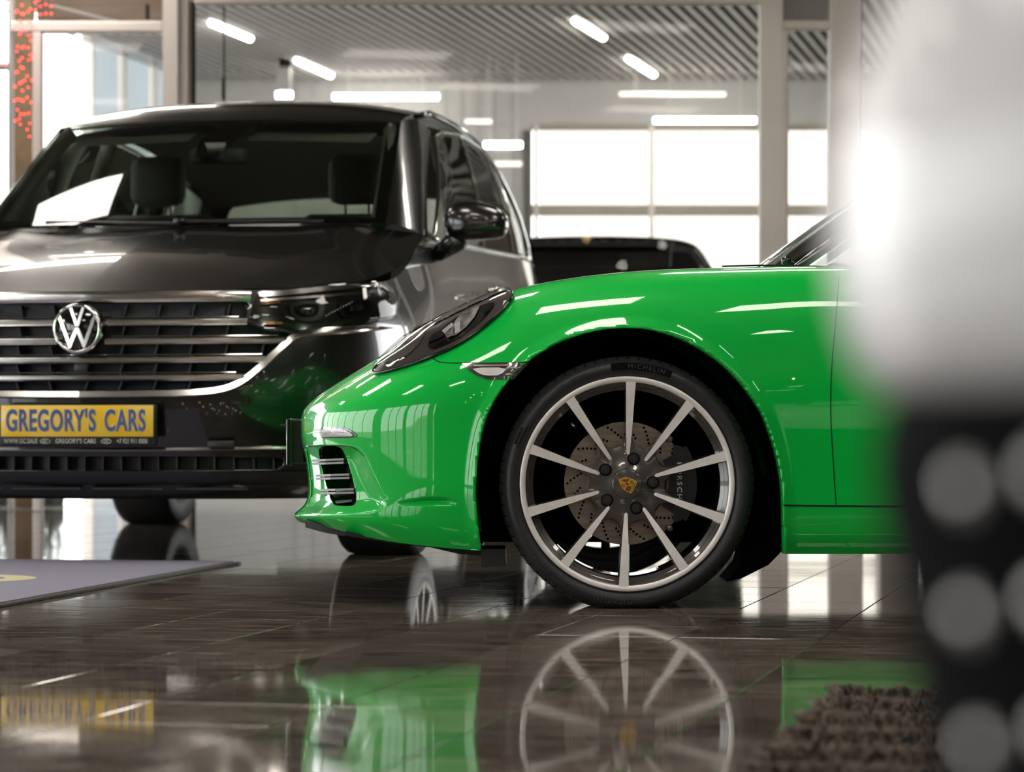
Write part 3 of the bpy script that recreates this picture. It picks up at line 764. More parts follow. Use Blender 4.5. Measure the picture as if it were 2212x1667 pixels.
# air intake with three slats
ink = thing  # (the intake is part of the car)
iv, if_ = base_S.drape(intake, -0.06, 8)
it = obj('air_intake', iv, if_, m_black, car, True, label='black air intake with three slats')
for (y0, xa, xb) in [(997, 683, 745), (1030, 692, 757), (1062, 701, 767)]:
    A, nA = base_S.hit(xa, y0); B, nB = base_S.hit(xb, y0-2)
    mid, nm = base_S.hit((xa+xb)/2, y0-1)
    P = [A+nA*0.012, mid+nm*0.014, B+nB*0.004]
    sl = MB()
    for i in range(2):
        a, c = P[i], P[i+1]; dn = Vector((0.02, 0.07, 0))
        for dz in (0.0042, -0.0042):
            zz = Vector((0, 0, dz)); h = Vector((0, 0, 0.0028))
            sl.add([a+zz-h, c+zz-h, c+zz+h, a+zz+h, a+zz-h+dn, c+zz-h+dn, c+zz+h+dn, a+zz+h+dn], [(0,1,2,3),(7,6,5,4),(0,4,5,1),(3,2,6,7),(0,3,7,4),(1,5,6,2)])
    sl.build('intake_slat', pm('slat_grey_plastic', (0.10, 0.095, 0.092), 0.35, noise=(50, (0.12, 0.11, 0.11))), it)
# number plate carrier on the nose
MB().box((W(632,0,7.4).x, 7.19, W(0,1005,7.3).z), (W(640,0,7.4).x+0.005, 7.71, W(0,903,7.3).z), 0.004).build('plate_carrier', m_gloss, car)
MB().box((W(638,0,7.35).x, 7.22, W(0,1000,7.3).z), (W(662,0,7.3).x, 7.68, W(0,906,7.3).z), 0.004).build('carrier_bracket', m_black, car)

# ---- windscreen and cabin
def cc(x, t, z): return Vector((x, YCc-t, z))
m_cglass = glass('sports_car_glass', (0.45, 0.50, 0.48), 1.5)
gw = [[cc(.745,.63,.868), cc(.70,.45,.872), cc(.66,.2,.875), cc(.65,0,.876)], [cc(1.0,.58,1.05), cc(.96,.42,1.065), cc(.93,.2,1.075), cc(.92,0,1.08)], [cc(1.32,.51,1.235), cc(1.29,.38,1.25), cc(1.26,.18,1.262), cc(1.25,0,1.265)], [cc(1.36,.50,1.25), cc(1.33,.37,1.265), cc(1.30,.18,1.275), cc(1.29,0,1.28)]]
full = [r+[Vector((p.x, 2*YCc-p.y, p.z)) for p in r[::-1][1:]] for r in gw]
Gw = dense(np.array([[tuple(p) for p in r] for r in full]), 12, 24, 0.7)
obj('windscreen', Gw.reshape(-1, 3), gridfaces(12, 24, True), m_cglass, car, True)
for sgn in (1, -1):
    f = lambda p: p if sgn > 0 else Vector((p.x, 2*YCc-p.y, p.z))
    MB().tube([f(cc(.735,.64,.862)), f(cc(1.0,.59,1.052)), f(cc(1.32,.52,1.24)), f(cc(1.7,.52,1.285)), f(cc(2.2,.51,1.27)), f(cc(2.8,.5,1.12)), f(cc(3.3,.5,.90))], [.012,.018,.022,.022,.022,.022,.02], 8).build('roof_rail', m_gloss, car, True)
    MB().add([f(cc(.80,.66,.865)), f(cc(1.9,.67,.90)), f(cc(2.6,.66,.91)), f(cc(2.5,.51,1.20)), f(cc(1.9,.52,1.28)), f(cc(1.34,.52,1.245))], [(0,1,4,5),(1,2,3,4)]).build('side_glass', m_cglass, car)
rg = [[cc(1.3,.50,1.25), cc(1.3,.25,1.27), cc(1.3,0,1.28), cc(1.3,-.25,1.27), cc(1.3,-.5,1.25)], [cc(1.7,.52,1.285), cc(1.7,.25,1.305), cc(1.7,0,1.31), cc(1.7,-.25,1.305), cc(1.7,-.52,1.285)], [cc(2.2,.51,1.27), cc(2.2,.25,1.29), cc(2.2,0,1.295), cc(2.2,-.25,1.29), cc(2.2,-.51,1.27)], [cc(2.8,.5,1.12), cc(2.8,.25,1.14), cc(2.8,0,1.145), cc(2.8,-.25,1.14), cc(2.8,-.5,1.12)], [cc(3.35,.5,.88), cc(3.35,.25,.9), cc(3.35,0,.9), cc(3.35,-.25,.9), cc(3.35,-.5,.88)]]
Gr = dense(np.array([[tuple(p) for p in r] for r in rg]), 24, 12, 0.7)
obj('roof', Gr.reshape(-1, 3), gridfaces(24, 12), m_black, car, True)
MB().box((0.9, 6.95, 0.55), (2.4, 7.95, 0.80), 0.03).build('cabin_interior', m_black, car)
# cowl, wiper base
MB().prism([W(1700,574,6.95), W(1745,573,6.95), W(1735,567,6.95), W(1716,562,6.95)], (0, 0.9, 0)).build('wiper_cowl', m_black, car)
MB().lathe([(0.0,-0.02),(0.012,-0.02),(0.014,0.0),(0.012,0.02),(0,0.02)], 12, Matrix.Translation(W(1698,564,6.9))).build('wiper_pivot', m_gloss, car, True)
MB().tube([W(1700,566,6.92), W(1718,569,6.92), W(1736,572,6.92)], [.006,.004,.003], 8).build('wiper_arm', m_black, car, True)
MB().tube([W(1560,575,6.76), W(1640,573,6.8), W(1720,574,6.78), W(1800,576,6.76)], 0.0022, 6).build('bonnet_edge_gap', m_seam, car)

# ------------------------------------------------------------------ wheels
def flatten(V, z0):
    return [Vector((v.x, v.y, max(v.z, z0))) for v in V]
def alloy_wheel(parent, M, R=0.3185, rr=0.268, w=0.235, spokes=10, a0=2.0, detail=True, ground=None, flipside=1, rim_mat=m_mach):
    """local: axle along y, outer face towards -y at y=0"""
    sh = 0.012
    prof = [(rr-0.006, 0.014),(rr+0.004, 0.004),(rr+0.018,-0.004),(rr+0.030,-0.002),(R-0.014,0.010),(R-0.006,0.018),(R-0.001,0.028),(R,0.045),(R,w/2),(R,w-0.045),(R-0.006,w-0.018),(R-0.02,w-0.004),(rr,w-0.01)]
    tb = MB().lathe(prof, 120)
    if ground is not None: tb.V = flatten(tb.V, ground)
    tyre = link('tyre', mesh('tyre', tb.V, tb.F, True), m_rubber, parent, M)
    rim = MB().lathe([(rr,0.006),(rr-0.001,0.000),(rr-0.004,-0.001),(rr-0.0125,-0.001),(rr-0.0150,0.003)], 120)
    ro = link('rim_lip', mesh('rim_lip', rim.V, rim.F, True), rim_mat, parent, M)
    bar = MB().lathe([(rr-0.0150,0.003),(rr-0.017,0.016),(rr-0.024,0.019),(rr-0.025,0.030),(rr-0.034,0.034),(rr-0.036,0.07),(rr-0.036,w-0.03),(rr-0.02,w-0.01),(rr-0.004,w-0.008)], 120)
    bo = link('rim_barrel', mesh('rim_barrel', bar.V, bar.F, True), m_gun, parent, M); autosmooth(bo, 40)
    if detail:                                            # tread blocks' grooves
        gr = MB(); ng = 72
        for k in range(ng):
            a = 2*math.pi*k/ng; ca, sa = math.cos(a), math.sin(a)
            def pt(r, y, da): return Vector((r*math.sin(a+da), y, r*math.cos(a+da)))
            e = 0.006; Pq = [pt(R-0.010,0.013,-e), pt(R-0.010,0.013,e), pt(R-0.0035,0.022,e+.01), pt(R-0.0035,0.022,-e+.01), pt(R+0.0003,0.05,-e+.03), pt(R+0.0003,0.05,e+.03)]
            Pq = [p+(Vector((p.x,0,p.z)).normalized()*0.0012+Vector((0,-0.0008,0))) for p in Pq]
            gr.add(Pq, [(0,1,2,3),(3,2,5,4)])
        if ground is not None: gr.V = flatten(gr.V, ground)
        go = link('tread_sipes', mesh('tread_sipes', gr.V, gr.F), m_liner, tyre, M); go['kind'] = 'stuff'
    # one spoke, pointing up
    ri, ro_ = 0.076, rr-0.008
    hw_i, hw_o = 0.0042, 0.0128
    def sec(r, hw, y, dep, wide):
        return [(-hw, y, r), (hw, y, r), (hw+wide, y+dep, r), (-hw-wide, y+dep, r)]
    rs = [ri-0.004, ri, ri+0.03, 0.14, 0.2, 0.235, ro_]
    hs_ = [0.0015, hw_i, 0.0058, 0.0079, 0.0101, 0.0114, hw_o]
    ys = [0.016, 0.0145, 0.011, 0.006, 0.002, 0.0, -0.0008]
    face = MB(); side = MB()
    for k in range(len(rs)-1):
        a = sec(rs[k], hs_[k], ys[k], 0, 0); c = sec(rs[k+1], hs_[k+1], ys[k+1], 0, 0)
        face.add([a[0], a[1], c[1], c[0]], [(0,1,2,3)])
        a = sec(rs[k], hs_[k], ys[k]+0.0003, 0.03, 0.0035); c = sec(rs[k+1], hs_[k+1], ys[k+1]+0.0003, 0.03, 0.0035)
        side.add([*a, *c], [(1,2,6,5),(3,0,4,7)])
    fm = mesh('spoke_face', face.V, face.F); fm.materials.append(rim_mat)
    sd = mesh('spoke_flank', side.V, side.F); sd.materials.append(m_gun)
    for k in range(spokes):
        Rk = M @ Matrix.Rotation(math.radians(a0+360/spokes*k), 4, 'Y')
        sp_ = link('spoke', sd, None, parent, Rk)
        link('spoke_face', fm, None, sp_, Rk)
    # hub with scalloped edge
    hub = MB(); n = 120; rings = [(0.0, 0.012), (0.040, 0.012), (0.046, 0.016), (0.075, 0.017), (1.0, 0.022), (1.06, 0.036), (1.08, 0.07)]
    V = []
    for k in range(n):
        a = 2*math.pi*k/n; ph = (math.degrees(a)-a0) % (360/spokes)/(360/spokes)
        sc_ = 0.094+0.030*abs(math.cos(math.pi*ph))**6
        for (r, y) in rings:
            rr_ = r if r < 0.5 else sc_*r
            V.append(Vector((rr_*math.sin(a), y, rr_*math.cos(a))))
    m = len(rings)
    hub.add(V, [(k*m+i, k*m+i+1, ((k+1) % n)*m+i+1, ((k+1) % n)*m+i) for k in range(n) for i in range(m-1)])
    ho = link('wheel_hub', mesh('wheel_hub', hub.V, hub.F, True), m_gun, parent, M); autosmooth(ho, 50)
    pk = MB().lathe([(0,0.0105),(0.0145,0.0105),(0.0158,0.0128),(0.0158,0.02)], 24)
    pkm = mesh('bolt_pocket', pk.V, pk.F, True); pkm.materials.append(m_liner)
    bt = MB(); hexp = [(0.0085*math.sin(math.pi/3*k), 0.009, 0.0085*math.cos(math.pi/3*k)) for k in range(6)]
    bt.prism(hexp, (0, 0.004, 0)); bt.lathe([(0.0085,0.0095),(0.0115,0.0098),(0.012,0.012)], 16)
    btm = mesh('wheel_bolt', bt.V, bt.F); btm.materials.append(m_black)
    for k in range(5):
        a = math.radians(15+72*k)
        Mk = M @ Matrix.Translation((0.0645*math.sin(a), 0.002, 0.0645*math.cos(a)))
        pko = link('bolt_pocket', pkm, None, parent, Mk); link('wheel_bolt', btm, None, pko, Mk)
    cp = MB().lathe([(0,0.006),(0.034,0.0062),(0.0365,0.0075),(0.0375,0.0105),(0.0395,0.0105),(0.0400,0.013),(0.041,0.02)], 64)
    cap = link('centre_cap', mesh('centre_cap', cp.V, cp.F, True), m_gun, parent, M); autosmooth(cap, 40)
    # brake disc with drilled holes and caliper
    if detail:
        bd = MB().lathe([(0.085,0.085),(0.155,0.085),(0.155,0.11),(0.085,0.11)], 96)
        dd = link('brake_disc', mesh('brake_disc', bd.V, bd.F, False), m_disc, parent, M); 
        h = MB().lathe([(0,0.0845),(0.0032,0.0845)], 8); hm = mesh('drill_hole', h.V, h.F); hm.materials.append(m_liner)
        for k in range(20):
            for j, (r, da) in enumerate([(0.147,0),(0.139,3.0),(0.131,6.0),(0.123,9.0),(0.116,12.0)]):
                a = math.radians(k*18+da*1.0)
                link('drill_hole', hm, None, dd, M @ Matrix.Translation((r*math.sin(a), 0, r*math.cos(a))))
        bh = MB().lathe([(0.06,0.075),(0.088,0.075),(0.09,0.09)], 48); link('disc_bell', mesh('disc_bell', bh.V, bh.F, True), m_black, parent, M)
        cal = MB(); out = []
        for a in np.linspace(58, 122, 14): out.append((0.178*math.sin(math.radians(a)), 0.178*math.cos(math.radians(a))))
        for a in np.linspace(122, 58, 14): out.append((0.108*math.sin(math.radians(a)), 0.108*math.cos(math.radians(a))))
        cal.prism([(x, 0.062, z) for x, z in out], (0, 0.05, 0))
        rib = [(x*1.0+0.0, z) for x, z in [(0.118,0.098),(0.140,0.092),(0.146,0.0),(0.140,-0.092),(0.118,-0.098),(0.124,0.0)]]
        m_cal = pm('caliper_black', (0.010, 0.010, 0.013), 0.3, coat=0.5, noise=(60, (0.014, 0.014, 0.018)))
        co = link('brake_caliper', mesh('brake_caliper', cal.V, cal.F), m_cal, parent, M)
        rb = MB().prism([(x, 0.056, z) for x, z in rib], (0, 0.01, 0)); link('caliper_bridge', mesh('caliper_bridge', rb.V, rb.F), m_cal, co, M)
        V, Fc = text_mesh('PORSCHE', 0.019, 0.0004, 0.0003, 1.35)
        V = [Vector((0.133+v.y*0.9, 0.0548-v.z, -v.x*1.05+0.0)) for v in V]
        link('caliper_lettering', mesh('caliper_lettering', V, [f for f in Fc]), m_white, co, M)
        for z in (0.112, -0.112):
            pn = MB().lathe([(0,0.052),(0.007,0.052),(0.009,0.056),(0.009,0.066)], 20, Matrix.Translation((0.108,0,z)))
            link('caliper_pin', mesh('caliper_pin', pn.V, pn.F, True), m_disc, co, M)
        vs = MB().tube([(-0.138,0.028,0.150), (-0.130,0.02,0.142)], 0.0036, 8); link('tyre_valve', mesh('tyre_valve', vs.V, vs.F, True), m_disc, parent, M)
    return tyre, cap

wheel_M = Matrix.Translation((Xw, Yw, Zw))
tyre, cap = alloy_wheel(car, wheel_M, ground=-Zw+0.0005)
# raised lettering on the tyre wall
def bent(text, size, r0, ang, ext, parent, name, mat, space=1.05, flip=False, yo=-0.004):
    V, Fc = text_mesh(text, size, ext, 0.0002, space); out = []
    for v in V:
        if flip: r = r0-v.y; a = math.radians(ang)-v.x/r0
        else: r = r0+v.y; a = math.radians(ang)+v.x/r0
        out.append(Vector((r*math.sin(a), yo-v.z, r*math.cos(a))))
    return link(name, mesh(name, out, Fc), mat, parent, wheel_M)
m_emb = pm('raised_rubber', (0.035, 0.035, 0.037), 0.38, noise=(90, (0.03, 0.03, 0.032)))
bg_ = MB()
for k in range(24):
    a = math.radians(-8+30*k/23)
    bg_.V += [Vector((0.2835*math.sin(a), -0.0043, 0.2835*math.cos(a))), Vector((0.3015*math.sin(a), -0.0043, 0.3015*math.cos(a)))]
bg_.F = [(2*k, 2*k+2, 2*k+3, 2*k+1) for k in range(23)]
link('lettering_band', mesh('lettering_band', bg_.V, bg_.F), m_liner, tyre, wheel_M)
bent('MICHELIN', 0.0165, 0.2925, 9.5, 0.0012, tyre, 'tyre_lettering', m_emb, 1.35)
V0 = MB().lathe([(0,-0.0055),(0.005,-0.0055)], 10, Matrix.Translation((0.2925*math.sin(math.radians(-4.6)),0,0.2925*math.cos(math.radians(-4.6)))))
bent('MICHELIN', 0.0165, 0.2925, 187, 0.0012, tyre, 'tyre_lettering', m_emb, 1.35)
bent('PILOT SPORT 4 S', 0.0125, 0.2925, 223, 0.0010, tyre, 'tyre_lettering', m_emb, 1.25, False)
bent('235/35 ZR 20 88', 0.011, 0.2925, 38, 0.0008, tyre, 'tyre_lettering', m_emb, 1.3)
bent('MICHELIN', 0.0095, 0.2955, -66.0, 0.0010, tyre, 'tyre_lettering', m_liner, 1.1)
bent('Total Performance', 0.0065, 0.2865, -66.0, 0.0010, tyre, 'tyre_lettering', m_liner, 1.1)
bent('DOT / 2537 / 0051', 0.0075, 0.2925, -28, 0.0008, tyre, 'tyre_lettering', m_emb, 1.4)

# coloured crest on the wheel cap
m_gold = pm('crest_gold', (0.78, 0.52, 0.06), 0.3, 0.7, noise=(300, (0.65, 0.42, 0.05)))
m_red = pm('crest_red', (0.45, 0.01, 0.01), 0.35, noise=(60, (0.4, 0.01, 0.01)))
m_blk = pm('crest_black', (0.008, 0.008, 0.008), 0.4, noise=(60, (0.01, 0.01, 0.01)))
Mc = wheel_M @ Matrix.Rotation(math.radians(118), 4, 'Y')
def c2(poly, y0, d, name, mat, parent):
    p = MB().prism([(x*1e-3, y0, z*1e-3) for x, z in poly], (0, d, 0)); return link(name, mesh(name, p.V, p.F), mat, parent, Mc)
sh_ = [(-17,19),(-9,21.5),(0,20.5),(9,21.5),(17,19),(17.5,6),(15,-6),(9,-16),(0,-24),(-9,-16),(-15,-6),(-17.5,6)]
Mc = wheel_M @ Matrix.Rotation(math.radians(118), 4, 'Y')
crest = c2(sh_, 0.0045, 0.002, 'crest', m_gold, cap)
def strips(x0, x1, ztop, zbot, cut=None):
    n = 5; w = (x1-x0)/n
    for i in range(n):
        a, c = x0+i*w+0.25, x0+(i+1)*w-0.25
        if i in (1, 3) and False: continue
        poly = [(a, ztop(a)), (c, ztop(c)), (c, zbot(c)), (a, zbot(a))]
        if poly[0][1]-poly[3][1] < 0.5: continue
        c2(poly, 0.004, 0.0012, 'crest_stripe', [m_red, m_blk, m_red, m_blk, m_red][i], crest)
strips(1, 15.5, lambda x: 14.0, lambda x: 2.0)
strips(-14.5, -1, lambda x: -1.0, lambda x: max(-20.5+abs(x)*1.25, -20.5))
c2([(-5,6),(0,7),(5,6),(5,-1),(3,-5),(0,-7.5),(-3,-5),(-5,-1)], 0.0035, 0.001, 'crest_shield', m_gold, crest)
c2([(-1.5,-6),(0.5,-5.5),(0,-2.5),(2.2,-1),(2.5,1.5),(1,3.5),(0.2,5.2),(-1.6,4.2),(-1,2.8),(-2.6,2.4),(-1.2,1.2),(-2.4,-0.6),(-1.2,-2)], 0.003, 0.0008, 'crest_emblem', m_blk, crest)
V, Fc = text_mesh('PORSCHE', 0.0052, 0.0003, 0.0001, 1.1)
link('crest_lettering', mesh('crest_lettering', [Vector((v.x, 0.0042-v.z, v.y+0.0172)) for v in V], Fc), m_blk, crest, Mc)
for sx, zz in ((-8.5, (12, 8.5, 5)), (8.5, (-3.5, -7, -10.5))):
    for z in zz:
        c2([(sx-5.5,z),(sx-2,z+1),(sx+2,z+1),(sx+5.5,z),(sx+2,z-0.6),(sx-2,z-0.6)], 0.004, 0.001, 'crest_antler', m_blk, crest)
# other wheels of the green car
for (xx, yy, rz) in [(2.76, 6.56, 0), (Xw, 2*YCc-6.56, math.pi), (2.76, 2*YCc-6.56, math.pi)]:
    alloy_wheel(car, Matrix.Translation((xx, yy, Zw)) @ Matrix.Rotation(rz, 4, 'Z'), detail=False, ground=-Zw+0.0005)
# ------------------------------------------------------------------ black SUV, facing the camera
TH = math.radians(8.2); CT, ST = math.cos(TH), math.sin(TH); VX0, VY0 = -1.4256, 8.7
def VL(s, l, z): return Vector((VX0+s*CT+l*ST, VY0-s*ST+l*CT, z))
def VLm(p):                                               # mirror a world point in the car's centre plane
    s = (p[0]-VX0)*CT-(p[1]-VY0)*ST; l = (p[0]-VX0)*ST+(p[1]-VY0)*CT
    return VL(-s, l, p[2])
def VP(px, py, l):                                        # sight line through a pixel meets the cross plane l
    k = (px-CX)/F; s = (k*(VY0+l*CT)-VX0-l*ST)/(CT+k*ST); Y = VY0-s*ST+l*CT
    return s, CZ-(py-HY)/F*Y
m_bpaint = pm('black_car_paint', (0.004, 0.0038, 0.0036), 0.25, coat=1.0, coat_rough=0.0, noise=(800, (0.005, 0.0048, 0.0046)))
m_cabin = pm('grey_cabin_trim', (0.20, 0.20, 0.185), 0.8, noise=(30, (0.18, 0.18, 0.165)))
m_seat = pm('dark_seat_leather', (0.13, 0.135, 0.125), 0.7, noise=(30, (0.15, 0.155, 0.145)))
m_suvglass = glass('suv_windscreen_glass', (0.62, 0.70, 0.60), 1.52)
m_suvside = glass('suv_side_glass', (0.72, 0.76, 0.70), 1.5)
m_grill = pm('grille_plastic', (0.014, 0.016, 0.024), 0.5, noise=(40, (0.018, 0.02, 0.028)))
suv = thing('suv', 'black SUV with chrome barred grille and yellow number plate', 'car', VL(0, 2.4, 0))

cols = [(0,0,.900,.06),(.30,.012,.902,.06),(.52,.05,.906,.06),(.70,.13,.915,.06),(.83,.24,.928,.06),(.92,.38,.943,.06),(.975,.56,.958,.07),(.997,.75,.985,.08),(1.0,.92,1.02,.085),(.997,1.15,1.09,.085),(.99,1.4,1.175,.085),
        (.985,2.0,1.195,.085),(.99,2.8,1.22,.085),(1.005,3.4,1.24,.09),(1.02,3.82,1.255,.09),(1.01,4.3,1.255,.09),(.95,4.62,1.24,.08),(.80,4.80,1.22,.07),(.4,4.86,1.2,.06),(0,4.88,1.2,.06)]
fr = [0, .07, .16, .28, .42, .56, .70, .82, .92, 1.0]
off = [.13, .080, .052, .026, .008, .004, .016, .036, .065, 1.0]      # inward offset; the last entry takes the column's own value
def plan_n(i):
    a = cols[max(0, i-1)]; b = cols[min(len(cols)-1, i+1)]
    d = Vector((b[0]-a[0], b[1]-a[1])); d.normalize(); return Vector((-d.y, d.x))
net = []
for f_, o_ in zip(fr, off):
    r = []
    for i, (s, l, zt, ot) in enumerate(cols):
        n = plan_n(i); n = Vector((0, 1)) if i in (0, len(cols)-1) and i == 0 else n
        if i == len(cols)-1: n = Vector((0, -1))
        zb = 0.215 if i < 7 else 0.25
        oo = ot if o_ == 1.0 else o_*(ot/0.085 if f_ > 0.5 else 1)
        r.append((s+n.x*oo, l+n.y*oo, zb+(zt-zb)*f_))
    net.append(r)
Gv = dense(np.array(net), 80, 190, 0.75)
half = Gv.reshape(-1, 3); nr, nc = Gv.shape[:2]
Vw = np.array([VL(*p) for p in half]); Vwm = np.array([VL(-p[0], p[1], p[2]) for p in half])
fcs = gridfaces(nr, nc)
VS = Surf(np.vstack([Vw, Vwm]), fcs+[tuple(i+len(Vw) for i in f[::-1]) for f in fcs]); VS.guess = 8.9
VS0 = Surf(VS.V.copy(), VS.F); VS0.guess = 8.9
def lofs(s, z):                                           # front skin: distance back at lateral s, height z
    p = proj(np.array([VL(s, 0.1, z)]))[0]
    loc, _ = VS0.hit(*p); return (loc[0]-VX0)*ST+(loc[1]-VY0)*CT
def face(s, z, out=0.0):
    l = 0.0
    for _ in range(4):
        P = VL(s, l, z); p = proj(np.array([P]))[0]; loc, nrm = VS0.hit(*p)
        l = (loc[0]-VX0)*ST+(loc[1]-VY0)*CT
    return VL(s, l-out, z)
# grille opening (s, z), right half then mirrored
gh = [(0,.868),(.30,.868),(.545,.872),(.535,.80),(.60,.775),(.685,.765),(.60,.665),(.53,.600),(.47,.575),(.30,.570),(0,.570)]
gpoly = [proj(np.array([face(s, z)]))[0] for s, z in gh]+[proj(np.array([face(-s, z)]))[0] for s, z in gh[::-1][1:-1]]
VS.cut(np.array(gpoly), (0.01, 0.05, 0))
lg = [(0,.358),(.40,.358),(.66,.352),(.64,.315),(.40,.312),(0,.312)]
lpoly = [proj(np.array([face(s, z)]))[0] for s, z in lg]+[proj(np.array([face(-s, z)]))[0] for s, z in lg[::-1][1:-1]]
VS.cut(np.array(lpoly), (0.01, 0.05, 0))
# wheel openings
def wheelcut(s, l, R=0.43, zc=0.37):
    pts = []
    for a in np.linspace(0, 2*math.pi, 40, endpoint=False):
        P = VL(s, l+R*math.cos(a), max(0.15, zc+R*math.sin(a))); pts.append(proj(np.array([P]))[0])
    return np.array(pts)
def cut_local(sgn, l, R=0.43, zc=0.38):
    V = VS.V; s = (V[:,0]-VX0)*CT-(V[:,1]-VY0)*ST; ll = (V[:,0]-VX0)*ST+(V[:,1]-VY0)*CT
    d = np.hypot(ll-l, V[:,2]-zc); ins = (d < R) & (s*sgn > 0.6)
    keep = []; cross = set()
    for f in VS.F:
        c = [ins[i] for i in f]
        if all(c): continue
        if any(c): cross |= {i for i in f if ins[i]}
        keep.append(f)
    for i in cross:
        k = R/max(d[i], 1e-6); nl = l+(ll[i]-l)*k; nz_ = zc+(V[i,2]-zc)*k
        VS.V[i] = VL(s[i], nl, max(nz_, 0.2))
    VS.F = keep
for sg in (1, -1):
    for l in (0.95, 3.85): cut_local(sg, l)
bodyv = obj('car_body', VS.V, VS.F, m_bpaint, suv, True)

# bonnet
outer = [(.80,.27,.930),(.865,.42,.952),(.90,.62,.985),(.915,.92,1.045),(.912,1.15,1.11),(.90,1.42,1.19)]
cen = [(0,.055,.905),(0,.24,.975),(0,.48,1.05),(0,.76,1.115),(0,1.0,1.165),(0,1.14,1.205)]
bn = []
for (o_, c_) in zip(outer, cen):
    r = []
    for k in (0, .25, .5, .66, .78, .9, 1.0):
        s = o_[0]*k; l = c_[1]+(o_[1]-c_[1])*k**2.2; z = c_[2]+(o_[2]-c_[2])*k**2
        z += 0.022*math.exp(-((k-.70)/.12)**2)*min(1, max(0, (c_[1]-.05)/.4))      # raised bonnet edge
        r.append((s, l, z))
    bn.append(r)
Gb = dense(np.array(bn), 50, 60, 0.6); hv = Gb.reshape(-1, 3)
hf = gridfaces(50, 60)
obj('bonnet', [VL(*p) for p in hv]+[VL(-p[0], p[1], p[2]) for p in hv], hf+[tuple(i+len(hv) for i in f[::-1]) for f in hf], m_bpaint, suv, True)

def band(rows, mat, name, both=True, n=(20, 20), k=0.6, parent=None):
    Gx = dense(np.array(rows), n[0], n[1], k).reshape(-1, 3); f = gridfaces(*n)
    o = [obj(name, [VL(*p) for p in Gx], f, mat, parent or suv, True)]
    if both: o.append(obj(name, [VL(-p[0], p[1], p[2]) for p in Gx], [q[::-1] for q in f], mat, parent or suv, True))
    return o
# windscreen (full width)
wsr = []
for k in (0, .33, .66, 1.0):
    wc = .775+(.708-.775)*k; r = []
    for u in (-1, -.75, -.4, 0, .4, .75, 1):
        l = (1.12+.18*abs(u)**2.4)+(.745-.06*abs(u)**2)*k; z = 1.208+.014*abs(u)+(.477-.022*abs(u)**2)*k+.025*math.sin(math.pi*k)
        r.append((wc*u, l, z))
    wsr.append(r)
Gx = dense(np.array(wsr), 24, 40, 0.7)
obj('windscreen', [VL(*p) for p in Gx.reshape(-1, 3)], gridfaces(24, 40), m_suvglass, suv, True)
def wsp(u, k, out=0.0):                                    # point on the windscreen
    i = k*23; j = (u+1)/2*39; i0, j0 = min(22, int(i)), min(38, int(j)); a, b = i-i0, j-j0
    p = (Gx[i0, j0]*(1-b)+Gx[i0, j0+1]*b)*(1-a)+(Gx[i0+1, j0]*(1-b)+Gx[i0+1, j0+1]*b)*a
    return VL(p[0], p[1]+0.006-out, p[2]-0.004)
# dark printed border of the windscreen
def strip(uk0, uk1, n, name, mat):
    V = []
    for t in np.linspace(0, 1, n):
        for (a, b) in (uk0, uk1):
            u = a[0]+(b[0]-a[0])*t; k = a[1]+(b[1]-a[1])*t; V.append(wsp(u, k))
    obj(name, V, [(2*i, 2*i+2, 2*i+3, 2*i+1) for i in range(n-1)], mat, suv)
strip(((-1,.95),(1,.95)), ((-1,1),(1,1)), 24, 'glass_border', m_gloss)
strip(((-1,0),(1,0)), ((-1,.05),(1,.05)), 24, 'glass_border', m_gloss)
strip(((-1,0),(-1,1)), ((-.965,0),(-.955,1)), 12, 'glass_border', m_gloss)
strip(((.965,0),(.955,1)), ((1,0),(1,1)), 12, 'glass_border', m_gloss)
# pillars, roof
band([[(.770,1.30,1.215),(.762,1.45,1.32),(.745,1.63,1.44),(.725,1.82,1.57),(.705,1.99,1.682)],[(.84,1.34,1.212),(.815,1.50,1.325),(.785,1.70,1.45),(.755,1.90,1.58),(.728,2.12,1.715)],[(.885,1.42,1.195),(.852,1.60,1.315),(.815,1.82,1.45),(.782,2.04,1.58),(.745,2.28,1.71)],[(.90,1.50,1.178),(.865,1.68,1.30),(.828,1.90,1.435),(.795,2.12,1.56),(.760,2.36,1.68)]], m_bpaint, 'windscreen_pillar', True, (16, 20))
rl = [(1.86,1.682,.705,1.974),(2.0,1.745,.712,2.08),(2.25,1.805,.726,2.30),(2.6,1.84,.742,2.6),(3.1,1.845,.760,3.1),(3.7,1.805,.775,3.7),(4.2,1.73,.775,4.2),(4.5,1.655,.76,4.5)]
rz = [1.674,1.715,1.748,1.776,1.785,1.765,1.69,1.60]
rows_ = []
for (lc, zc_, se, le), ze in zip(rl, rz):
    r = []
    for u in (-1, -.93, -.7, -.35, 0, .35, .7, .93, 1):
        a = abs(u); r.append((se*u, lc+(le-lc)*a**2, ze+(zc_-ze)*(1-a**3.2)))
    rows_.append(r)
Gq = dense(np.array(rows_), 48, 48, 0.6)
obj('roof', [VL(*p) for p in Gq.reshape(-1, 3)], gridfaces(48, 48), m_bpaint, suv, True)
for sg in (1, -1):                                         # roof rails
    MB().tube([VL(sg*.70,2.35,1.745), VL(sg*.715,2.6,1.785), VL(sg*.73,3.1,1.795), VL(sg*.745,3.7,1.775), VL(sg*.745,4.1,1.72)], .014, 8).build('roof_rail', m_gloss, suv, True)
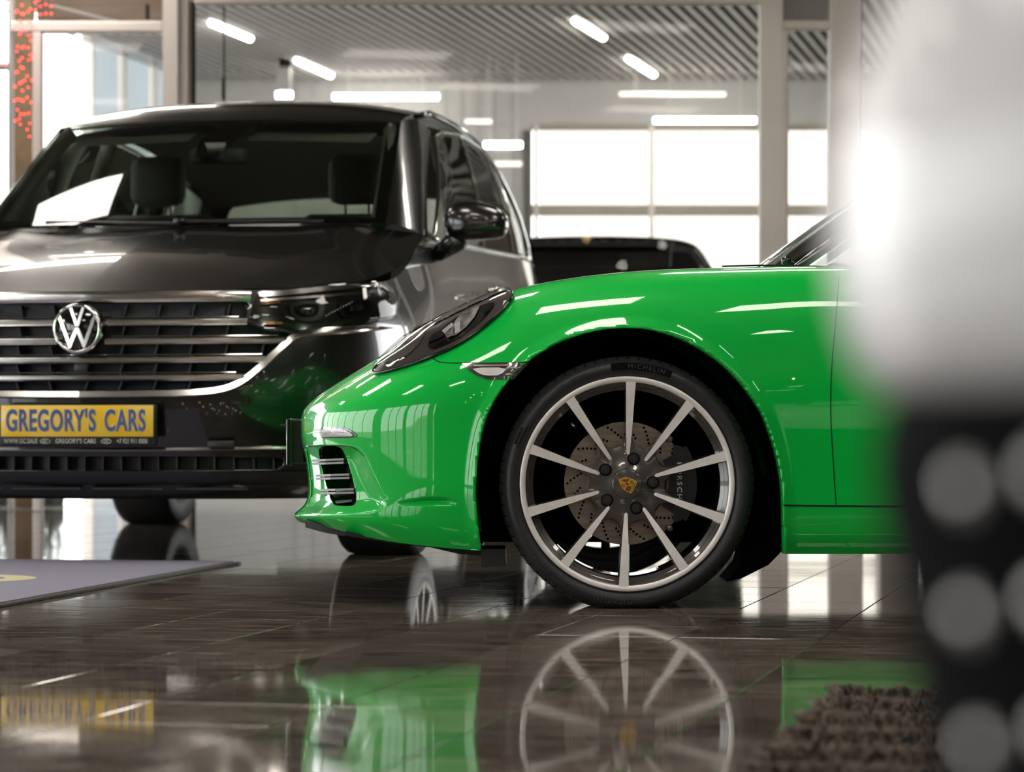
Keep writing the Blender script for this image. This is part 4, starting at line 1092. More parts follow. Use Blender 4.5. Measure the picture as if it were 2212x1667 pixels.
# side windows: belt to roof edge
belt = [(.915,1.50,1.178),(.905,2.0,1.197),(.905,2.8,1.222),(.915,3.4,1.243),(.925,3.82,1.257),(.915,4.25,1.262)]
rail = [(.760,2.38,1.672),(.765,2.5,1.705),(.778,2.95,1.742),(.790,3.4,1.735),(.795,3.75,1.705),(.80,4.1,1.645)]
def sidept(u, v, out=0.0):
    x = u*(len(belt)-1); i = min(len(belt)-2, int(x)); f_ = x-i
    a = Vector(belt[i]).lerp(Vector(belt[i+1]), f_); b = Vector(rail[i]).lerp(Vector(rail[i+1]), f_)
    p = a.lerp(b, v); p.x += 0.02*math.sin(math.pi*v)+out; return p
def sidepane(u0, u1, v0, v1, mat, name, out=0.0, v1b=None):
    n = 10; P = []
    for i in range(n+1):
        for j in range(n+1):
            u = u0+(u1-u0)*i/n; vt = v1+((v1b if v1b is not None else v1)-v1)*i/n; P.append(sidept(u, v0+(vt-v0)*j/n, out))
    f = gridfaces(n+1, n+1)
    for sg in (1, -1):
        o = obj(name, [VL(sg*p.x, p.y, p.z) for p in P], [q[::-1] if sg > 0 else q for q in f], mat, suv, True)
sidepane(0.0, 0.40, 0.02, .96, m_suvside, 'door_window'); sidepane(0.43, 0.70, 0.02, .96, m_suvside, 'door_window'); sidepane(0.73, 0.95, 0.04, .95, m_suvside, 'quarter_window', 0, .80)
sidepane(0.40, 0.43, 0.0, 1.0, m_gloss, 'door_pillar', .004); sidepane(0.70, 0.73, 0.0, 1.0, m_gloss, 'door_pillar', .004); sidepane(0.10, 0.118, 0.02, .97, m_gloss, 'quarter_divider', .004)
sidepane(0.95, 1.0, 0.0, 1.0, m_bpaint, 'rear_pillar', .004)
for sg in (1, -1):
    lp = [sidept(u, 0.0, .008) for u in np.linspace(0, .97, 30)]+[sidept(u, v, .008) for u, v in ((.975,.2),(.97,.5),(.95,.75))]+[sidept(u, 0.985, .008) for u in np.linspace(.90, 0.02, 30)]+[sidept(0, v, .008) for v in np.linspace(.95, .05, 12)]
    MB().tube([VL(sg*p.x, p.y, p.z) for p in lp], .009, 8, closed=True).build('window_trim', m_chrome, suv, True)
# rear quarter, tailgate frame and rear glass
band([[(.925,4.25,1.255),(.90,4.55,1.245),(.80,4.74,1.23),(.6,4.79,1.225),(.3,4.81,1.22)],[(.865,4.2,1.45),(.84,4.45,1.44),(.76,4.62,1.43),(.74,4.64,1.43),(.73,4.65,1.43)],[(.80,4.12,1.64),(.775,4.3,1.63),(.74,4.45,1.615),(.72,4.46,1.61),(.70,4.47,1.61)],[(.775,4.15,1.70),(.76,4.35,1.655),(.73,4.5,1.63),(.5,4.52,1.65),(.2,4.53,1.655)]], m_bpaint, 'rear_quarter', True, (20, 20))
obj('rear_window', [VL(s, l, z) for s, l, z in [(-.8,4.76,1.23),(.8,4.76,1.23),(.70,4.5,1.63),(-.70,4.5,1.63)]], [(0,1,2,3)], m_suvside, suv)
# cabin
MB().box((0,0,0),(0,0,0))
def lbox(name, mat, c, h, bev=0.03, parent=None, label=None):
    b = MB().box((c[0]-h[0], c[1]-h[1], c[2]-h[2]), (c[0]+h[0], c[1]+h[1], c[2]+h[2]), bev)
    b.V = [VL(*v) for v in b.V]; return autosmooth(b.build(name, mat, parent or suv, True, label), 60)
lbox('dashboard', pm('dash_black', (0.012, 0.013, 0.012), 0.7, noise=(40, (0.016, 0.017, 0.016))), (0, 1.42, 1.10), (.74, .22, .10), .04)
lbox('cabin_floor', m_black, (0, 2.6, .45), (.88, 1.7, .05), .01)
def headrest(s, l, z, w=.118, h=.105, mat=m_seat):
    sb = lbox('seat_back', mat, (s, l+.03, z-.48), (.25, .06, .34), .05)
    lbox('headrest', mat, (s, l, z), (w, .05, h), .045, sb)
    for d in (-.05, .05):
        P = [VL(s+d, l+.01, z-h+.01), VL(s+d, l+.02, z-.2)]; MB().tube(P, .006, 6).build('headrest_post', m_cabin, sb)
hs1 = VP(342, 392, 2.42); hs2 = VP(770, 388, 2.42)
headrest(hs1[0], 2.42, hs1[1]); headrest(-hs1[0] if False else hs2[0], 2.42, hs2[1])
for s in (-.48, 0, .48): headrest(s, 3.45, 1.27, .12, .08)
lbox('load_cover', m_black, (0, 4.05, 1.12), (.7, .5, .015), .005)
for s, l in ((-.80, 2.66), (.80, 2.66)):
    MB().tube([VL(s*1.05, l-.02, 1.15), VL(s*.98, l+.02, 1.45), VL(s*.90, l+.06, 1.70)], .035, 8).build('cabin_pillar', m_cabin, suv, True)
# headliner and sun visors
hl_ = [[(se*u*.97, lc+.05+(le-lc)*abs(u)**2, (ze+(zc_-ze)*(1-abs(u)**3.2))-.05) for u in (-1,-.6,-.2,.2,.6,1)] for (lc, zc_, se, le), ze in zip(rl, rz)]
Gh = dense(np.array(hl_), 24, 16, 0.5); obj('headliner', [VL(*p) for p in Gh.reshape(-1, 3)], gridfaces(24, 16, True), m_cabin, suv, True)
for sg in (-1, 1):
    V = [(sg*.10, 1.90, 1.645), (sg*.62, 1.96, 1.635), (sg*.60, 1.86, 1.585), (sg*.12, 1.80, 1.595)]
    b = MB().prism([VL(*v) for v in V], VL(0,.015,.012)-VL(0,0,0)); b.build('sun_visor', m_cabin, suv)
    MB().tube([VL(sg*.735,1.36,1.22), VL(sg*.715,1.62,1.41), VL(sg*.69,1.82,1.55), VL(sg*.665,1.97,1.645)], .032, 8).build('pillar_trim', m_cabin, suv, True)
# sensor housing and mirror
sc0 = VP(500, 300, 1.82)
sh = MB().prism([wsp(.02,.985,-.004), wsp(.30,.985,-.004), wsp(.18,.78,-.004), wsp(.07,.60,-.004), wsp(-.06,.60,-.004), wsp(-.09,.78,-.004)][::-1], VL(0,.05,0)-VL(0,0,0)).build('sensor_housing', m_gloss, suv)
ms, mz = VP(467, 336, 1.62)
mm_ = lbox('rear_view_mirror', pm('mirror_shell', (0.07, 0.075, 0.085), 0.4, noise=(30, (0.08, 0.085, 0.095))), (ms, 1.66, mz), (.115, .02, .032), .015)
b = MB().prism([VL(ms-.045, 1.615, mz+.05), VL(ms+.035, 1.615, mz+.05), VL(ms+.022, 1.63, mz-.012), VL(ms-.02, 1.63, mz-.012)], VL(0,.03,0)-VL(0,0,0)); b.build('mirror_stem', m_cabin, mm_)

# grille: backing, upright fins, chrome bars
bk_ = []
for s in np.linspace(-.70, .70, 40):
    f0 = face(max(-.69, min(.69, s)), .72); l = (f0.x-VX0)*ST+(f0.y-VY0)*CT
    bk_ += [VL(s, l+.055, .555), VL(s, l+.075, .90)]
gr = obj('grille', bk_, [(2*i, 2*i+2, 2*i+3, 2*i+1) for i in range(39)], m_grill, suv, False, 'dark grille with bright chrome bars')
def bar(z0, smax, h, name, mat, dz=0.0, out=.012, dep=.03, s0=0.0, lift=None):
    """horizontal bar following the curve of the nose"""
    for lo_, hi_ in ([(-smax, smax)] if s0 == 0 else [(-smax, -s0), (s0, smax)]):
        V = []; N = 48
        for s in np.linspace(lo_, hi_, N):
            zz = z0+(lift(abs(s)) if lift else 0); P = face(s, zz, out); bkv = VL(0, dep, 0)-VL(0, 0, 0)
            rr_ = [(0,-h*.5,dep),(0,-h*.5,.004),(0,-h*.25,0),(0,h*.25,.001),(0,h*.5,.007),(0,h*.5,dep)]
            V += [P+Vector((0,0,dz_))+(VL(0,d_,0)-VL(0,0,0)) for _, dz_, d_ in rr_]
        Fc = [(i*6+j, (i+1)*6+j, (i+1)*6+j+1, i*6+j+1) for i in range(N-1) for j in range(5)]
        Fc += [tuple(range(6))[::-1], tuple((N-1)*6+j for j in range(6))]
        o = obj(name, V, Fc, mat, gr, True); autosmooth(o, 30)
m_chr2 = pm('satin_chrome', (0.82, 0.80, 0.77), 0.16, 1.0, noise=(30, (0.78, 0.76, 0.73)))
bar(.886, .552, .036, 'grille_top_bar', m_chr2, lift=lambda s: .004*s)
for z, sm_ in ((.801, .545), (.738, .672), (.676, .625), (.617, .545)):
    bar(z, sm_, .020, 'grille_bar', m_chr2, s0=.082 if z > .7 else 0, lift=lambda s: .018*max(0, s-.3)**1.5)
    bar(z+.017, sm_-.03, .0045, 'grille_thin_bar', m_chr2, out=.004, s0=.10 if z > .7 else 0, lift=lambda s: .018*max(0, s-.3)**1.5)
# lower frame that sweeps up and under the headlights
for sg in (1, -1):
    pth = [(0,.5625),(.20,.5635),(.36,.567),(.44,.573),(.49,.583),(.54,.606),(.60,.66),(.66,.724),(.695,.760),(.73,.771),(.80,.779),(.88,.787),(.95,.797)]
    pth = smoothpoly(pth, 1, False)
    V = []
    for i, (s, z) in enumerate(pth):
        a = pth[max(0, i-1)]; b_ = pth[min(len(pth)-1, i+1)]; d = np.array(b_)-np.array(a); d /= np.linalg.norm(d); n = np.array([-d[1], d[0]])
        hw = .0145 if s < .88 else .0145*(1-(s-.88)/.08)
        for (wv, o_) in ((-hw, -.01), (-hw, .008), (-hw*.6, .016), (hw*.7, .010), (hw, .002), (hw, -.02)):
            P_ = face(s+n[0]*wv, z+n[1]*wv, o_); V.append(P_ if sg > 0 else VLm(P_))
    m_ = len(pth); Fc = [(i*6+j, (i+1)*6+j, (i+1)*6+j+1, i*6+j+1) for i in range(m_-1) for j in range(5)]
    if sg < 0: Fc = [f[::-1] for f in Fc]
    autosmooth(obj('grille_frame', V, Fc, m_chr2, gr, True), 40)
fz = [.868, .801, .738, .676, .617, .572]
fin = []
for r in range(5):
    for i in range(-9, 10):
        s = (i+0.12)*.1145+(0.0 if r else 0.0); lim = [.53, .56, .62, .56, .50][r]
        if abs(s) > lim: continue
        if r < 2 and abs(s) < .085: continue
        l = (face(s, fz[r]).x-VX0)*ST+(face(s, fz[r]).y-VY0)*CT
        lean = .012 if s > 0 else -.012
        b = MB(); P = [VL(s-.003, l+.004, fz[r+1]+.006), VL(s+.003, l+.004, fz[r+1]+.006), VL(s+.003+lean, l+.008, fz[r]-.008), VL(s-.003+lean, l+.008, fz[r]-.008)]
        b.prism(P, VL(0, .06, 0)-VL(0, 0, 0)).build('grille_fin', m_grill, gr)
for i in range(-8, 9):                                     # pale inner shutters of the first row
    s = (i+0.6)*.1145
    if abs(s) > .50: continue
    for zt, zb in ((.862, .822), (.604, .578)):
        l = (face(s, zt).x-VX0)*ST+(face(s, zt).y-VY0)*CT
        b = MB(); b.prism([VL(s-.05, l+.03, zb), VL(s+.05, l+.03, zb), VL(s+.05, l+.045, zt), VL(s-.05, l+.045, zt)], VL(0,.01,0)-VL(0,0,0)); b.build('grille_shutter', pm('shutter_plastic', (0.030, 0.033, 0.045), 0.5, noise=(40, (0.034, 0.037, 0.05))), gr)
lbox('radar_cover', pm('radar_blue_grey', (0.03, 0.04, 0.05), 0.4, noise=(30, (0.035, 0.045, 0.055))), (0.0, .02, .652), (.022, .01, .013), .003, gr)
# round badge
eb = VL(0, -.028, .779); ax_s = (VL(1,0,0)-VL(0,0,0)); ax_l = (VL(0,1,0)-VL(0,0,0))
Me = Matrix.Translation(eb) @ Matrix(((ax_s.x, ax_l.x, 0, 0), (ax_s.y, ax_l.y, 0, 0), (0, 0, 1, 0), (0, 0, 0, 1)))
bdg = MB().lathe([(0,.004),(.070,.004),(.076,.010),(.083,.02),(.083,.05)], 64); bd_ = link('badge', mesh('badge', bdg.V, bdg.F, True), m_gloss, suv, Me, 'round chrome and black badge')
rg_ = MB().lathe([(.0715,.004),(.0718,-.003),(.0745,-.006),(.080,-.003),(.083,.004),(.083,.012)], 64); link('badge_ring', mesh('badge_ring', rg_.V, rg_.F, True), m_chrome, bd_, Me)
def badge_poly(poly, name):
    p = MB().prism([(x*.072, -.003, z*.072) for x, z in poly], (0, .008, 0)); link(name, mesh(name, p.V, p.F), m_chrome, bd_, Me)
badge_poly([(-.36,.93),(-.235,.97),(.0,.30),(.235,.97),(.36,.93),(.085,.10),(-.085,.10)][::-1], 'badge_letter')
badge_poly([(-.88,.45),(-.78,.60),(-.34,-.55),(-.085,.04),(.085,.04),(.34,-.55),(.78,.60),(.88,.45),(.385,-.88),(.30,-.90),(0,-.20),(-.30,-.90),(-.385,-.88)][::-1], 'badge_letter')

# headlights (the near one traced, the other mirrored)
def vdr(name, poly, off_, mat, parent, step=8, bulge=0.0, label=None):
    V, Fc = VS0.drape(np.array(poly, float), off_, step, bulge)
    o = obj(name, V, Fc, mat, parent, True)
    if label: o['label'] = label
    return o, V, Fc
hp = smoothpoly([(550,646),(556,632),(600,629),(700,620),(800,611),(832,611),(850,632),(846,668),(838,690),(800,699),(700,711),(640,716),(600,706),(536,703),(541,676)], 1)
m_hl = pm('dark_lamp_housing', (0.008, 0.007, 0.006), 0.12, coat=1, noise=(25, (0.03, 0.026, 0.02)))
ho, V, Fc = vdr('headlight', hp, .004, m_hl, suv, 8, label='long dark LED headlight with chrome trims')
hmir = obj('headlight', [VLm(v) for v in V], [f[::-1] for f in Fc], m_hl, suv, True)
vdr('lamp_trim', [(556,632),(600,629),(700,620),(800,611),(830,613),(846,632),(838,634),(822,622),(798,621),(700,630),(604,640),(560,642)], .010, m_chr2, ho, 7)
vdr('lamp_trim', [(562,648),(604,645),(700,638),(800,629),(800,634),(700,643),(604,650),(562,653)], .010, m_chr2, ho, 7)
m_led = pm('led_lens', (0.10, 0.10, 0.10), 0.1, 0.3, coat=1, noise=(60, (0.02, 0.02, 0.02)))
m_dch = pm('dark_chrome', (0.035, 0.036, 0.034), 0.2, 0.6, noise=(30, (0.05, 0.05, 0.048)))
m_amber = pm('amber_reflector', (0.28, 0.11, 0.01), 0.2, 0.5, noise=(40, (0.05, 0.02, 0.005)))
for poly, mt_ in (([(622,655),(690,650),(700,660),(692,690),(670,698),(640,694),(624,682)], m_dch), ([(632,662),(682,658),(686,668),(680,686),(648,688),(634,678)], m_gloss), ([(642,668),(676,665),(674,682),(650,684)], m_led),
                  ([(728,650),(800,642),(806,652),(796,682),(740,690),(728,676)], m_dch), ([(736,656),(792,650),(794,660),(786,678),(746,684),(736,674)], m_gloss), ([(746,662),(780,658),(778,672),(750,678)], m_led),
                  ([(560,656),(604,652),(602,658),(562,662)], m_amber), ([(816,650),(824,640),(832,640),(826,690),(816,692)], m_led), ([(569,698),(610,698),(606,704),(572,704)], m_amber), ([(546,684),(560,684),(558,690),(544,692)], m_white)):
    vdr('lamp_element', smoothpoly(poly, 1), .012 if mt_ is m_dch else (.015 if mt_ is m_gloss else .018), mt_, ho, 4)
for (x, y) in [(700+6*i, 684-3.2*i) for i in range(10)]+[(812,640),(820,656),(828,672),(834,650),(838,664),(808,626),(796,618),(790,640)]:
    P, nn = VS0.hit(x, y); MB().lathe([(0,-.0025),(.002,-.002),(.003,0),(.003,.003)], 8, Matrix.Translation(P+nn*.014)).build('led_bead', m_chrome, ho, True)
V, Fc = VS0.drape(hp, .030, 6, .012); obj('lamp_cover', V, Fc, m_clear, ho, True)
for ch in list(ho.children):
    obj(ch.name.split('.')[0], [VLm(v.co) for v in ch.data.vertices], [tuple(p.vertices)[::-1] for p in ch.data.polygons], ch.data.materials[0], hmir, True)
# number plate
pc = VP(167, 909, -.05); pcs, pcz = pc
plt = lbox('plate_holder', m_black, (pcs, -.040, pcz-.014), (.267, .012, .068), .006, None, 'black plate holder with small grey lettering')
m_yel = pm('plate_yellow', (0.95, 0.58, 0.01), 0.35, coat=0.3, noise=(9, (0.98, 0.68, 0.12)))
py_ = lbox('number_plate', m_yel, (pcs, -.053, pcz), (.258, .003, .0515), .0015, plt, 'yellow plate with raised blue letters')
def ltext(s, size, at, ext, mat, parent, name, sx=1.0, offs=0.0, space=1.0, shear=0.0):
    V, Fc = text_mesh(s, size, ext, offs, space)
    obj(name, [VL(at[0]+v.x*sx, at[1]-v.z, at[2]+v.y) for v in V], Fc, mat, parent)
m_blue = pm('plate_blue', (0.055, 0.11, 0.32), 0.4, noise=(40, (0.06, 0.12, 0.34)))
m_yel2 = pm('embossed_yellow', (0.92, 0.66, 0.22), 0.35, noise=(40, (0.85, 0.58, 0.15)))
ltext("GREGORY'S", .098, (pcs-.088, -.0575, pcz-.002), .0012, m_blue, py_, 'plate_letters', .56, .0022, 1.08)
ltext("CARS", .098, (pcs+.163, -.0575, pcz-.002), .0012, m_blue, py_, 'plate_letters', .56, .0022, 1.08)
ltext("GREGORY'S", .098, (pcs-.0905, -.0566, pcz-.001), .0004, m_yel2, py_, 'letter_embossing', .56, .0045, 1.08)
ltext("CARS", .098, (pcs+.1605, -.0566, pcz-.001), .0004, m_yel2, py_, 'letter_embossing', .56, .0045, 1.08)
m_sil = pm('silver_print', (0.70, 0.67, 0.62), 0.4, 0.3, noise=(30, (0.45, 0.43, 0.40)))
zt_ = pcz-.0665
ltext("WWW.GC.SALE", .0215, (pcs-.192, -.0532, zt_), .0004, m_sil, plt, 'holder_lettering', .72, .0002, 1.05)
ltext("GREGORY'S CARS", .0215, (pcs-.005, -.0532, zt_), .0004, m_sil, plt, 'holder_lettering', .80, .0002, 1.0)
ltext("+7 921 911 0000", .0215, (pcs+.186, -.0532, zt_), .0004, m_sil, plt, 'holder_lettering', .70, .0002, 1.0)
for sx in (-.108, .099):
    el = MB(); pts = [VL(pcs+sx+.0165*math.cos(a), -.0535, zt_+.0078*math.sin(a)) for a in np.linspace(0, 2*math.pi, 24, endpoint=False)]
    el.tube(pts, .0012, 6, closed=True).build('holder_logo', m_sil, plt)
    ltext("GC", .0145, (pcs+sx, -.0532, zt_), .0004, m_sil, plt, 'holder_logo', .95, .0002)
# lower bumper
bar(.382, .735, .013, 'bumper_chrome_strip', m_chr2, out=.008, dep=.02, lift=lambda s: .012*s*s)
lgo = MB()
for s in np.linspace(-.68, .68, 30): lgo.V += [face(s, .335, -.05)-Vector((0,0,.04)), face(s, .335, -.05)+Vector((0,0,.04))]
lgo.F = [(2*i, 2*i+2, 2*i+3, 2*i+1) for i in range(29)]
lgr = lgo.build('lower_grille', m_black, suv)
for i in range(-10, 11):
    s = i*.062
    if abs(s) > .63: continue
    P = face(s, .335, -.005); b = MB(); a = VL(.0025,0,0)-VL(0,0,0)
    b.prism([P-a-Vector((0,0,.024)), P+a-Vector((0,0,.024)), P+a+Vector((0,0,.024)), P-a+Vector((0,0,.024))], VL(0,.045,0)-VL(0,0,0)); b.build('lower_grille_fin', m_grill, lgr)
sk = MB(); N = 40
for s in np.linspace(-.80, .80, N):
    c_ = 1-.3*(abs(s)/.8)**3
    sk.V += [face(s, .308, .006), face(s, .285, .012*c_), face(s, .262, .0), face(s, .240, -.03), face(s, .228, -.16)]
sk.F = [(i*5+j, i*5+j+1, (i+1)*5+j+1, (i+1)*5+j) for i in range(N-1) for j in range(4)]
sk.F = [f[::-1] for f in sk.F]
sko = sk.build('bumper_apron', pm('apron_plastic', (0.012, 0.013, 0.015), 0.35, noise=(40, (0.016, 0.017, 0.02))), suv, True)
for s in (-.42, -.14, .14, .42):
    P = face(s, .262, .004); a = VL(.12, 0, 0)-VL(0, 0, 0)
    MB().tube([P-a+Vector((0,0,-.012)), P+a+Vector((0,0,-.012))], .006, 6).build('apron_rib', m_black, sko)
lbox('parking_sensor', m_black, (.47, .035, .398), (.045, .012, .012), .004)
lbox('underbody', m_black, (0, 2.5, .30), (.80, 1.9, .04), .01)
# door mirror, rounded shell on a short arm
def pillow(poly, Yc, dep, name, mat, parent, rings=7):
    P = np.array(poly, float); c = P.mean(0); V = []; n = len(P)
    for k in range(rings):
        a = -math.pi/2+math.pi*k/(rings-1); sc_ = max(.02, math.cos(a))**.45
        for p in c+(P-c)*(.30+.70*sc_ if 0 < k < rings-1 else .25): V.append(W(p[0], p[1], Yc+dep*math.sin(a)))
    Fc = [(k*n+i, k*n+(i+1) % n, (k+1)*n+(i+1) % n, (k+1)*n+i) for k in range(rings-1) for i in range(n)]
    Fc += [tuple(range(n))[::-1], tuple((rings-1)*n+i for i in range(n))]
    return obj(name, V, Fc, mat, parent, True)
mo = pillow(smoothpoly([(956,478),(962,452),(985,435),(1020,432),(1060,442),(1085,452),(1098,472),(1100,490),(1094,508),(1078,516),(1030,520),(990,520),(965,512)], 2), 10.05, .075, 'door_mirror', m_bpaint, suv)
MB().tube([W(1000,512,10.05), W(975,528,10.05), W(950,545,10.06), W(938,552,10.12)], [.045,.040,.034,.034], 12).build('mirror_arm', m_bpaint, mo, True)
MB().tube([W(1024,492,9.975), W(1096,494,9.995)], .003, 6).build('mirror_groove', m_grill, mo)
obj('door_mirror', [VLm(v.co) for v in mo.data.vertices], [tuple(p.vertices)[::-1] for p in mo.data.polygons], m_bpaint, suv, True)
# wipers, washer beads, cowl
MB().tube([wsp(-.75,.03,.012), wsp(-.3,.02,.012), wsp(.05,.015,.012)], .007, 6).build('wiper_blade', m_black, suv)
MB().tube([wsp(.02,.03,.012), wsp(.45,.02,.012), wsp(.8,.015,.012)], .007, 6).build('wiper_blade', m_black, suv)
lbox('wiper_joint', m_gloss, (.03, 1.12, 1.222), (.02, .01, .008), .003)
# arch mouldings, handles
for sg in (1, -1):
    for l in (.95, 3.85):
        pts = []
        for a in np.linspace(math.radians(-25), math.radians(205), 28):
            pts.append(VL(sg*.995, l+.435*math.cos(a), .38+.435*math.sin(a)))
        MB().tube(pts, .014, 6).build('arch_moulding', m_bpaint, suv, True)
    for l in (2.35, 3.2): MB().tube([VL(sg*1.0, l, 1.02), VL(sg*1.035, l+.03, 1.025), VL(sg*1.035, l+.17, 1.03), VL(sg*1.0, l+.2, 1.03)], .011, 8).build('door_handle', m_chrome, suv, True)
    MB().tube([VL(sg*1.0,1.35,.42), VL(sg*1.005,3.4,.43)], .014, 8).build('sill_strip', m_chrome, suv, True)
# wheel wells and wheels
for sg in (1, -1):
    for l in (.95, 3.85):
        wv = MB()
        for a in np.linspace(math.radians(-15), math.radians(195), 24):
            for s_ in (.97, .62): wv.V.append(VL(sg*s_, l+.43*math.cos(a), .38+.43*math.sin(a)))
        wv.F = [(2*i, 2*i+1, 2*i+3, 2*i+2) for i in range(23)]
        wv.build('arch_liner', m_liner, suv, True)
        ctr = VL(sg*.985, l, .368)
        Mw = Matrix.Translation(ctr) @ Matrix.Rotation((math.pi/2 if sg > 0 else -math.pi/2)-TH, 4, 'Z')
        alloy_wheel(suv, Mw, R=.372, rr=.268, w=.285, spokes=10, detail=False, ground=-.3675, rim_mat=m_mach)
# ------------------------------------------------------------------ mats
m_mat = pm('grey_mat_pile', (0.27, 0.25, 0.33), 0.95, noise=(220, (0.20, 0.185, 0.245)), bump=(500, 0.8))
m_matedge = pm('mat_rubber_edge', (0.03, 0.026, 0.02), 0.7, noise=(60, (0.04, 0.035, 0.028)))
A = Vector((-0.90, 8.77, 0)); u = Vector((-0.171, -0.985, 0)); v = Vector((-0.985, 0.171, 0))
mat_ = thing('floor_mat', 'blue-grey carpet mat with pale yellow ring on the tiles before the black SUV', 'mat', A+u*1.3+v*0.9)
def flat(name, c0, a, b, z0, z1, mat, parent):
    P = [c0, c0+a, c0+a+b, c0+b]; return MB().prism([Vector((p.x, p.y, z0)) for p in P], (0, 0, z1-z0)).build(name, mat, parent)
flat('mat_edge', A, u*2.6, v*1.8, 0.0012, 0.006, m_matedge, mat_)
flat('mat_pile', A+u*0.02+v*0.022, u*2.56, v*1.756, 0.006, 0.011, m_mat, mat_)
flat('edge_bead', A+u*0.0+v*0.006, u*2.6, v*0.006, 0.006, 0.0085, pm('mat_edge_bead', (0.16, 0.14, 0.10), 0.7, noise=(60, (0.13, 0.115, 0.085))), mat_)
rc = Vector((-1.66, 7.72, 0)); ring = MB(); N = 48
for k in range(N):
    a = 2*math.pi*k/N
    for r in (1.0, 0.66):
        p = rc+v*(-0.27*r*math.cos(a))+u*(0.225*r*math.sin(a)); ring.V.append(Vector((p.x, p.y, 0.0118)))
ring.F = [(2*k, 2*k+1, 2*((k+1) % N)+1, 2*((k+1) % N)) for k in range(N)]
ring.build('printed_ring', pm('pale_yellow_print', (0.62, 0.57, 0.33), 0.95, noise=(220, (0.52, 0.47, 0.28))), mat_)

A = Vector((0.545, 4.40, 0)); u = Vector((-0.228, -0.974, 0)); v = Vector((0.974, -0.228, 0))
m_rug = pm('brown_rug_base', (0.05, 0.038, 0.030), 0.95, noise=(60, (0.035, 0.027, 0.021)))
rug = thing('shaggy_rug', 'shaggy brown rug lying on the tiles before the green car', 'rug', A+u*0.8+v*0.3)
flat('rug_base', A+u*0.02+v*0.02, u*1.6, v*0.62, 0.0012, 0.010, m_rug, rug)
def tufts(n, mat, name, h0, h1, w, edge=False):
    V = []; Fc = []; rr = random.Random(3 if edge else 5)
    for _ in range(n):
        a, b = rr.random()*1.62, (rr.random()*0.66 if not edge else abs(rr.gauss(0, 0.012)))
        h = h0+(h1-h0)*rr.random(); ph = math.sin(a*2*math.pi/0.21)
        h *= 1.0+0.35*ph
        p = A+u*a+v*b; d = Vector((rr.gauss(0, 1), rr.gauss(0, 1), 0)).normalized(); e = Vector((-d.y, d.x, 0))
        t = d*h*(0.3+0.8*rr.random()); z0 = 0.004
        if edge: t = t*0.6-v*h*0.8
        i = len(V); b0 = Vector((p.x, p.y, z0))
        V += [b0-e*w, b0+e*w, b0+t*0.45+Vector((0,0,h*0.75))+e*w*0.8, b0+t*0.45+Vector((0,0,h*0.75))-e*w*0.8, b0+t+Vector((0,0,h))]
        Fc += [(i, i+1, i+2, i+3), (i+3, i+2, i+4)]
    o = obj(name, V, Fc, mat, rug); o['kind'] = 'stuff'
tufts(15000, pm('brown_rug_pile', (0.15, 0.112, 0.082), 0.9, noise=(35, (0.085, 0.063, 0.047))), 'rug_pile', 0.008, 0.018, 0.0035)
tufts(1600, pm('pale_rug_fringe', (0.30, 0.25, 0.21), 0.9, noise=(30, (0.12, 0.095, 0.08))), 'rug_fringe', 0.010, 0.018, 0.003, True)

# ------------------------------------------------------------------ dark SUV in the far hall
bs = thing('parked_suv', 'dark SUV parked tail-on in the hall beyond the glass partition', 'car', (0.565, 19.6, 0))
sec = [(.86,.25),(.95,.45),(.965,.8),(.95,1.05),(.93,1.2),(.84,1.42),(.73,1.62),(.66,1.70),(.5,1.735),(.25,1.745),(0,1.75)]
ys = [(17.45,1.0,0.93),(17.5,1.0,1.0),(17.75,1.0,1.0),(19.0,1.0,1.0),(20.6,.99,.99),(21.4,.97,.62),(22.2,.9,.58)]
rowsb = []
for (y, kx, kz) in ys:
    r = []
    for (s_, z) in sec:
        zz = z if kz > .9 else min(z, 1.08*kz/.62 if z > 1.0 else z)
        yy = y+(0.22*max(0, z-1.1)/0.6 if y < 17.6 else 0)
        r.append((s_*kx, yy, zz*(kz if kz > .9 and y < 17.48 and z > 1.5 else 1)))
    rowsb.append([(0.565+a, b_, c) for a, b_, c in r]+[(0.565-a, b_, c) for a, b_, c in r[::-1][1:]])
Gs = dense(np.array(rowsb), 40, 70, 0.5)
Sb = Surf(Gs.reshape(-1, 3), gridfaces(40, 70, True)); Sb.guess = 17.6
obj('car_body', Sb.V, Sb.F, m_bpaint, bs, True)
last = [tuple(p) for p in Gs[0]]
obj('tailgate', last+[(0.565, 17.62, .9)], [(i, i+1, len(last)) for i in range(len(last)-1)], m_bpaint, bs)
def bpt(s_, z, d=0.0): return Vector((0.565+s_, 17.44+0.22*max(0, z-1.1)/0.6-d, z))
MB().prism([bpt(-.82,1.18,.0), bpt(.82,1.18,.0), bpt(.74,1.45,.0), bpt(.62,1.64,.0), bpt(-.62,1.64,.0), bpt(-.74,1.45,.0)], (0, -0.03, 0)).build('rear_window', pm('dark_rear_glass', (0.012, 0.011, 0.010), 0.03, coat=1, noise=(3, (0.02, 0.018, 0.016))), bs)
MB().box((0.565-.5, 17.42, 1.66), (0.565+.5, 17.75, 1.70), .01).build('roof_spoiler', m_gloss, bs)
